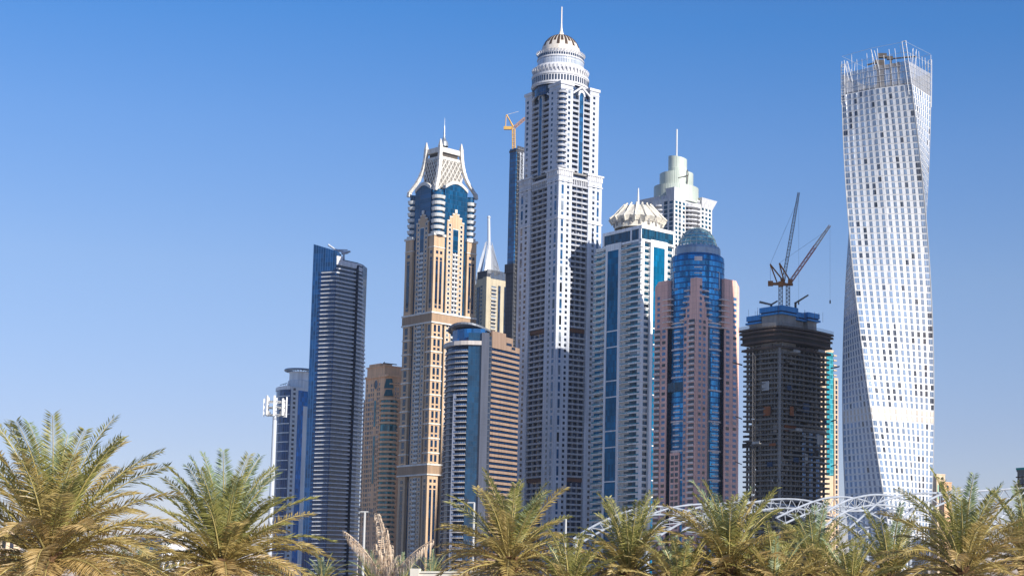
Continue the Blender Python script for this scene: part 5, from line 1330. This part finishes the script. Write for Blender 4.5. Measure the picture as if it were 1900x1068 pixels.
simple_block('white_villa', 'low white building glimpsed between the two large palms', 'building', 300, 1004, 260, 45, 262, 345, M['white'], ([(.2, .4), (.6, .8)], [(.15, .3), (.45, .6), (.75, .9)]), h=3.2)
# ------------------------------------------------------------------ white steel trusses
def trusses():
    t = thing('steel_truss_canopy', 'white tubular steel truss arches crossing behind the palms', 'truss', at(1450, 1000, 200)[:2] + (0,))
    def arch(top, bot, D0, D1, n, r=.12, wr=.055):
        def res(pl, k):
            P = [at(u, v, D0 + (D1 - D0) * (u - top[0][0]) / (top[-1][0] - top[0][0] + 1e-6)) for u, v in pl]; d = [0]
            for a, b in zip(P[:-1], P[1:]): d.append(d[-1] + math.dist(a, b))
            out = []
            for i in range(k + 1):
                s = d[-1] * i / k; j = max(q for q in range(len(d)) if d[q] <= s + 1e-6); j = min(j, len(P) - 2); f = (s - d[j]) / (d[j+1] - d[j]); f2 = f
                p0 = P[max(j-1, 0)]; p1 = P[j]; p2 = P[j+1]; p3 = P[min(j+2, len(P)-1)]
                out.append(tuple(.5 * ((2*p1[c]) + (-p0[c]+p2[c])*f + (2*p0[c]-5*p1[c]+4*p2[c]-p3[c])*f*f + (-p0[c]+3*p1[c]-3*p2[c]+p3[c])*f**3) for c in range(3)))
            return out
        A = res(top, n * 2); m = MB()
        A2 = [(p[0], p[1] + .5, p[2] + .02) for p in A]
        m.tube(A, r, 8)
        if bot:
            m.tube(A2, r, 8); B = [(p[0], p[1] + .25, p[2]) for p in res(bot, n * 2)]; m.tube(B, r, 8)
            for i in range(n):
                a, b, c = A[2*i], B[2*i+1], A[2*i+2]; m.bar(a, b, wr, 5); m.bar(b, c, wr, 5); m.bar(A2[2*i], b, wr, 5); m.bar(b, A2[2*i+2], wr, 5); m.bar(A[2*i], A2[2*i], wr, 5)
        m.build('truss_arch', M['trusspaint'], t)
    arch([(1062, 1000), (1096, 978), (1128, 962), (1160, 949), (1188, 942), (1211, 939), (1241, 940), (1266, 945), (1300, 956), (1340, 975)], [(1082, 1003), (1121, 981), (1156, 966), (1188, 958), (1216, 954), (1246, 954), (1270, 958), (1300, 970), (1335, 990)], 170, 215, 17)
    arch([(1185, 1004), (1202, 990), (1225, 971), (1248, 960), (1272, 949), (1295, 941), (1330, 935), (1365, 931), (1400, 931), (1440, 934), (1480, 941), (1520, 955)], [(1225, 992), (1260, 971), (1292, 958), (1330, 950), (1365, 946), (1400, 945), (1440, 949), (1480, 957), (1512, 970)], 165, 205, 18)
    arch([(1190, 961), (1220, 949), (1248, 941), (1280, 936), (1310, 935), (1345, 940)], None, 190, 200, 6)
    arch([(1265, 985), (1295, 966), (1330, 950), (1370, 937), (1410, 929), (1450, 925), (1490, 927), (1530, 936), (1570, 952), (1610, 975)], [(1290, 990), (1330, 970), (1370, 956), (1410, 946), (1450, 942), (1490, 944), (1526, 953), (1560, 968), (1596, 990)], 172, 212, 19)
    arch([(1440, 960), (1476, 943), (1512, 929), (1542, 922), (1576, 922), (1610, 930), (1650, 948), (1690, 975)], [(1452, 972), (1490, 955), (1520, 945), (1545, 940), (1576, 940), (1606, 948), (1640, 966), (1670, 990)], 180, 215, 14)
    arch([(1510, 968), (1535, 948), (1566, 930), (1595, 921), (1626, 917), (1658, 920), (1685, 928), (1705, 935)], [(1530, 975), (1566, 950), (1596, 940), (1626, 936), (1656, 938), (1685, 947)], 168, 190, 12)
    arch([(1540, 1005), (1580, 975), (1620, 940), (1634, 930), (1665, 921), (1697, 915), (1740, 914)], None, 160, 185, 10)
    arch([(1640, 985), (1665, 968), (1708, 936), (1745, 917), (1775, 909), (1815, 906)], [(1660, 985), (1690, 962), (1722, 946), (1750, 933), (1780, 924), (1815, 922)], 160, 180, 10)
    arch([(1740, 914), (1800, 911), (1850, 908), (1900, 905), (1960, 905)], [(1748, 925), (1800, 925), (1850, 925), (1900, 924), (1955, 924)], 180, 200, 9)
    arch([(1795, 1000), (1835, 960), (1865, 935), (1900, 914), (1940, 900)], [(1808, 1008), (1842, 975), (1872, 948), (1905, 930), (1945, 915)], 160, 170, 6)
    arch([(1560, 948), (1640, 946), (1700, 943)], None, 185, 190, 2); arch([(1570, 978), (1625, 978), (1680, 975)], None, 190, 190, 2); arch([(1632, 966), (1654, 949), (1680, 962), (1700, 975)], None, 192, 192, 4)
    for u, v, D in ((1068, 996, 171), (1338, 978, 212), (1608, 976, 212), (1688, 976, 214), (1200, 992, 166)):
        p = at(u, v, D); MB().bar((p[0], p[1], 0), p, .28, 8).build('column', M['trusspaint'], t)
M['trusspaint'] = wall('truss_paint', hx('#a4a9b0'), .5, .12, spec=.4)
trusses()

# ------------------------------------------------------------------ masts
M['polegrey'] = wall('galvanised_pole', hx('#b9b8b4'), .45, .1, spec=.5)
def telecom_mast():
    D = 150; p = at(510, 775, D); t = thing('telecom_mast', 'white antenna mast with a crown of upright panels', 'antenna mast', (p[0], p[1], 0))
    MB().tube([(p[0], p[1], 0), (p[0], p[1], at(510, 1060, D)[2]), (p[0], p[1], at(510, 740, D)[2])], .27, 14, r1=.19).build('pole', M['steel'], t, smooth=True)
    z0, z1 = at(510, 775, D)[2], at(510, 733, D)[2]
    for z in (z0 + .25, z0 + .95, z0 + 1.5):
        m = MB(); m.tube([(p[0] + .85 * cos(x), p[1] + .85 * sin(x), z) for x in [2 * pi * i / 18 for i in range(19)]], .035, 5)
        for i in range(6): x = 2 * pi * i / 6; m.bar((p[0], p[1], z), (p[0] + .85 * cos(x), p[1] + .85 * sin(x), z), .03, 4)
        m.build('platform_ring', M['polegrey'], t)
    for i in range(8):
        x = 2 * pi * (i + .3) / 8; rr = 1.0; hh = (2.0, 1.7, 1.85)[i % 3]
        class G: pass
        g = G(); g.pt = lambda a, b, z, x=x: (p[0] + rr * cos(x) - sin(x) * a + cos(x) * b, p[1] + rr * sin(x) + cos(x) * a + sin(x) * b, z)
        ap = MB().box(g, -.085, .085, -.05, .06, z0 + .1 + .1 * (i % 2), z0 + hh + .08 * (i % 3)).build('antenna_panel', M['panelwhite'], t)
        MB().box(g, -.08, .08, -.28, -.12, z0 + .3, z0 + .6).build('radio_unit', M['palegrey2'], ap)
M['panelwhite'] = wall('antenna_panel_white', hx('#eceae6'), .4, .04); M['palegrey2'] = wall('radio_grey', hx('#b5b3b0'), .5)
telecom_mast()
def flood_mast(u, v, D, arm, label, lamps):
    p = at(u, v, D); t = thing('floodlight_mast', label, 'street lamp', (p[0], p[1], 0), 'floodlight masts')
    MB().tube([(p[0], p[1], 0), (p[0], p[1], p[2])], .11, 8, r1=.075).build('pole', M['polegrey'], t)
    MB().bar(at(arm[0], v, D), at(arm[1], v, D), .06, 5).build('crossarm', M['polegrey'], t)
    for a, b in lamps:
        q = at(a, b, D)
        class G: pass
        g = G(); g.pt = lambda x, y, z: (q[0] + x, q[1] + y, q[2] + z)
        m = MB(); m.box(g, -.12, .12, -.1, .08, -.1, .1); m.bar(q, (q[0], q[1], p[2]), .03, 4); m.build('floodlight', M['lampdark'], t)
M['lampdark'] = wall('lamp_housing', hx('#3d4048'), .5)
flood_mast(677, 949, 115, (667, 686), 'grey mast with a T crossarm standing among the dried fronds', ((668, 944), (668, 955), (689, 946), (690, 956)))
flood_mast(880, 932, 120, (867, 881), 'grey mast with a one-sided arm behind the central palm', ((866, 928), (867, 938)))
flood_mast(1050, 962, 125, (1043, 1051), 'thin pale mast at the low starting end of the truss', ((1043, 959),))

# ------------------------------------------------------------------ palms
M['frondgreen'] = leaf('frond_green', (hx('#a09c54'), hx('#b8ae6a'), hx('#858a4c')), .38)
M['frondolive'] = leaf('frond_olive', (hx('#baa25e'), hx('#ceb676'), hx('#9e8c4e')), .35)
M['frondstraw'] = leaf('frond_straw', (hx('#c2a468'), hx('#a88c50'), hx('#d2b884')), .3)
M['frondgrey'] = leaf('frond_bluegreen', (hx('#8c9b74'), hx('#a3ae88'), hx('#758966')), .28)
M['frondry'] = leaf('frond_dry', (hx('#e4ccb0'), hx('#d2b496'), hx('#f0e0c8')), .2)
M['rachis'] = leaf('frond_stalk', (hx('#b9a866'), hx('#c9b97e'), hx('#a18f50')), .05)
M['bark'] = wall('palm_bark', hx('#8a6b4d'), .9, .35, streak=.1)
def norm(a): e = math.sqrt(sum(x * x for x in a)) or 1; return tuple(x / e for x in a)
def cross(a, b): return (a[1]*b[2]-a[2]*b[1], a[2]*b[0]-a[0]*b[2], a[0]*b[1]-a[1]*b[0])
def frond(m, c, az, el, L, droop, rnd, mi, twist=0, ll=.42, hang=0, dens=1.0, ms=5, bare=.12):
    n = 15; p = c; pts = [p]; E = el; st = L / n; side0 = None; dirs = []
    for i in range(n):
        f = (i + 1) / n; E = el - droop * f ** 1.6; d = (sin(az) * cos(E), cos(az) * cos(E), sin(E)); dirs.append(d); p = tuple(p[k] + d[k] * st for k in range(3)); pts.append(p)
    dirs.append(dirs[-1])
    m.tube(pts, .035, 4, ms, r1=.008)
    k = int(L / .045 * dens)
    for j in range(k):
        f = bare + (1 - bare) * j / (k - 1); x = f * n; i = min(int(x), n - 1); g = x - i
        o = tuple(pts[i][q] + (pts[i+1][q] - pts[i][q]) * g for q in range(3)); d = dirs[i]
        s = (cos(az), -sin(az), 0); s2 = cross(s, d); s2 = s2 if s2[2] > 0 else tuple(-q for q in s2)
        prof = (min(1, .35 + (f - bare) * 3.2)) * (1 - .5 * max(0, f - .6) / .4) * ll * (.85 + .3 * rnd.random())
        for sg in (-1, 1):
            fw = .52 + .42 * f + .25 * (rnd.random() - .5); up = .22 + .5 * (rnd.random() - .5)
            v = norm(tuple(s[q] * sg * cos(twist) + s2[q] * (up + sg * sin(twist)) + d[q] * fw for q in range(3)))
            sag = .10 + .12 * rnd.random() + hang
            w = .0165 + .006 * rnd.random(); wv = norm(cross(v, s2)); tl = (rnd.random() - .5) * 2.2; wv = tuple(wv[q] * cos(tl) + s2[q] * sin(tl) for q in range(3))
            a = tuple(o[q] + v[q] * prof * .45 for q in range(3)); a = (a[0], a[1], a[2] - sag * prof * .25)
            b = tuple(o[q] + v[q] * prof for q in range(3)); b = (b[0], b[1], b[2] - sag * prof)
            if hang > .6: b = (b[0] * .5 + o[0] * .5, b[1] * .5 + o[1] * .5, o[2] - prof * .9)
            m.face([o, tuple(a[q] - wv[q] * w for q in range(3)), b, tuple(a[q] + wv[q] * w for q in range(3))], None, mi)
FM = ['frondgreen', 'frondolive', 'frondstraw', 'frondgrey', 'frondry', 'rachis']
def palm(u, v, D, L, nf, seed, label, dry=.14, spread=1.0, green=0.0, name='date_palm', group='date palms in the foreground', ll=None, fruit=True):
    rnd = random.Random(seed); nf = int(nf * (1.2 if L > 3.4 else 1.0)); c = at(u, v, D); t = thing(name, label, 'palm tree', (c[0], c[1], 0), group)
    m = MB(); dr = MB(); a0 = rnd.random() * 6.28
    for i in range(nf):
        f = i / (nf - 1); az = a0 + i * 2.39996 + .3 * (rnd.random() - .5)
        el = R(86) - R(104) * spread * f ** 1.08 + R(10) * (rnd.random() - .5); l = L * (.82 + .28 * rnd.random()) * (1 - .08 * f)
        dp = R(22) + R(40) * f * (1 if el > 0 else .5) + R(14) * rnd.random()
        x = f + .35 * (rnd.random() - .5) - green
        mi = 3 if x < 0 else 0 if x < .3 else 1 if x < .6 else 2
        r0 = .12 + .1 * f; o = (c[0] + r0 * sin(az), c[1] + r0 * cos(az), c[2] - .35 * f)
        frond(m, o, az, el, l, dp, rnd, mi, (rnd.random() - .5) * .9, ll or .145 * L)
    for i in range(int(nf * dry)):
        az = rnd.random() * 6.28; o = (c[0] + .22 * sin(az), c[1] + .22 * cos(az), c[2] - .5); frond(dr, o, az, R(-15 - 45 * rnd.random()), L * (.45 + .3 * rnd.random()), R(50), rnd, 4, 0, .09 * L, hang=.5, dens=.7)
    mats = [M[k] for k in FM]
    m.build('crown', mats, t); dr.build('dry_fronds', mats, t)
    tr = MB(); prof = []; zc = c[2] - .15; n = max(6, int(zc / .14))
    for i in range(n + 1): z = zc * i / n; prof += [(.26 + .05 * (i / n), z), (.31 + .06 * (i / n), z + zc / n * .8)]
    tr.lathe(c, prof + [(0, zc + .3)], 12)
    for i in range(60):
        az = i * 2.39996; z = zc - i * .035; o = (c[0] + .26 * sin(az), c[1] + .26 * cos(az), z); tr.tube([o, (o[0] + .16 * sin(az), o[1] + .16 * cos(az), z + .28)], .05, 4, r1=.02)
    tr.build('trunk', M['bark'], t)
    return t
palm(93, 1022, 47, 4.2, 67, 11, 'largest date palm, its whole crown rising against open sky', spread=1.0)
palm(412, 1035, 55, 3.6, 70, 23, 'broad date palm spreading in front of the antenna mast', green=.12)
palm(945, 1032, 58, 3.1, 59, 37, 'date palm standing alone before the striped and domed towers', spread=1.0)
palm(1168, 1054, 58, 2.7, 57, 41, 'date palm under the low starting end of the steel truss', green=.05)
palm(1352, 1050, 56, 3.05, 65, 53, 'bushy date palm in front of the pink and unfinished towers')
palm(1512, 1054, 72, 2.95, 52, 67, 'greener date palm just in front of the beige slim tower', green=.15)
palm(1652, 1064, 60, 2.5, 54, 71, 'low date palm at the foot of the twisted tower', green=.1)
palm(1788, 1050, 50, 3.1, 52, 89, 'sparse date palm with thin upright fronds below the small orange blocks', spread=.95)
palm(1908, 1030, 56, 2.5, 54, 97, 'date palm cut by the frame below the dark unfinished block')
palm(1436, 1098, 55, 2.2, 46, 101, 'short yellowish palm tucked between the bushy and the greener palm', spread=.9)
palm(1058, 1098, 56, 2.3, 46, 107, 'short palm with fronds reaching across below the thin mast', spread=.9)
palm(1262, 1096, 55, 2.2, 46, 113, 'short palm filling the gap between the truss-end palm and the bushy palm', spread=.9)
palm(1578, 1098, 56, 2.2, 44, 127, 'short palm between the greener palm and the low palm under the twisted tower', spread=.9)
palm(245, 1088, 64, 2.2, 44, 131, 'small green palm half hidden between the two largest palms', green=.3, spread=.9, dry=.1)
palm(30, 1085, 70, 1.8, 44, 137, 'small green palm under the largest palm', green=.35, spread=.9, dry=.1)
for i, (u, v, D, lab) in enumerate(((598, 1072, 95, 'small green palm at the foot of the dark blade tower'), (690, 1072, 95, 'small green palm behind the dead fronds'), (800, 1074, 95, 'small green palm behind the low cream wall'), (745, 1078, 95, 'small green palm between the dead palm and the cream wall'), (490, 1084, 90, 'small green palm below the antenna mast'))):
    palm(u, v, D, 1.75, 30, 150 + i, lab, green=.4, dry=0, name='young_palm', group='small palms in the back row')
def dead_palm():
    D = 62; c = at(715, 1085, D); t = thing('dead_palm', 'dried out palm with drooping straw coloured fronds', 'palm tree', (c[0], c[1], 0)); rnd = random.Random(4); m = MB()
    for tu, tv, dd, hang in ((652, 985, 0, .7), (662, 1000, -.5, .8), (707, 958, .3, .75), (716, 985, -.3, .85), (722, 1015, .2, .8), (700, 1010, -.6, .8), (790, 1000, 0, .75), (770, 1020, .5, .8), (735, 1030, -.5, .8)):
        p = at(tu, tv, D + dd); dx = (p[0] - c[0], p[1] - c[1], p[2] - c[2]); L = math.sqrt(sum(x * x for x in dx)); az = math.atan2(dx[0], dx[1]); el = math.asin(dx[2] / L)
        frond(m, c, az, el + R(7), L * 1.08, R(28), rnd, 4, rnd.random() - .5, .55, hang=hang + .3 * rnd.random(), dens=.8, ms=4, bare=.2)
    m.build('dry_fronds', [M[k] for k in FM], t)
    MB().lathe(c, [(.24, 0), (.28, c[2] * .5), (.22, c[2]), (0, c[2] + .1)], 10).build('trunk', M['bark'], t)
dead_palm()
def garden_wall():
    a = at(770, 1062, 75); b = at(880, 1062, 75); t = thing('garden_wall', 'low cream boundary wall behind the small palms', 'wall', (a[0], a[1], 0))
    class G: pass
    g = G(); g.pt = lambda x, y, z: (a[0] + x, a[1] + y, z)
    w_ = b[0] - a[0]; MB().box(g, 0, w_, 0, .2, 0, a[2]).build('wall_panel', M['cream'], t); m = MB(); m.box(g, -.1, w_ + .1, -.06, .26, a[2], a[2] + .08); m.build('coping', M['cream'], t)
    MB().box(g, -.2, .2, -.12, .32, 0, a[2] + .2).build('pier', M['cream'], t); MB().box(g, w_ - .2, w_ + .2, -.12, .32, 0, a[2] + .2).build('pier', M['cream'], t)
garden_wall()

# ------------------------------------------------------------------ ground
def ground():
    q = N('grey_ground'); tc = q.n('ShaderNodeTexCoord'); n1 = q.noise(tc.outputs['Object'], .02, 5); n2 = q.noise(tc.outputs['Object'], 1.5, 4)
    c = q.mix(q.rng(n1, .35, .65, 0, 1), hx('#94979c'), hx('#84888e')); c = q.mix(q.rng(n2, .4, .7, 0, .5), c, hx('#777a78')); q.l(c, q.b.inputs['Base Color']); q.b.inputs['Roughness'].default_value = .95  # unseen ground; its grey is set to bounce light onto shaded facades
    S = 5000; o = MB().face([(-S, -S, 0), (S, -S, 0), (S, S, 0), (-S, S, 0)]).build('ground', q.m); o['kind'] = 'structure'
ground()

# ------------------------------------------------------------------ air
def haze():
    class G: pass
    g = G(); g.pt = lambda a, b, z: (a, b, z)
    o = MB().box(g, -5100, 5100, -5100, 5100, -1, 485).build('haze', [bpy.data.materials.new('haze_air')]); recalc(o); o['kind'] = 'stuff'
    m = o.data.materials[0]; m.use_nodes = True; n = m.node_tree; n.nodes.clear()
    v = n.nodes.new('ShaderNodeVolumePrincipled'); out = n.nodes.new('ShaderNodeOutputMaterial'); n.links.new(v.outputs[0], out.inputs['Volume'])
    v.inputs['Density'].default_value = HAZE; v.inputs['Color'].default_value = (.80, .88, 1, 1); v.inputs['Anisotropy'].default_value = .3
HAZE = 0.000035
haze()
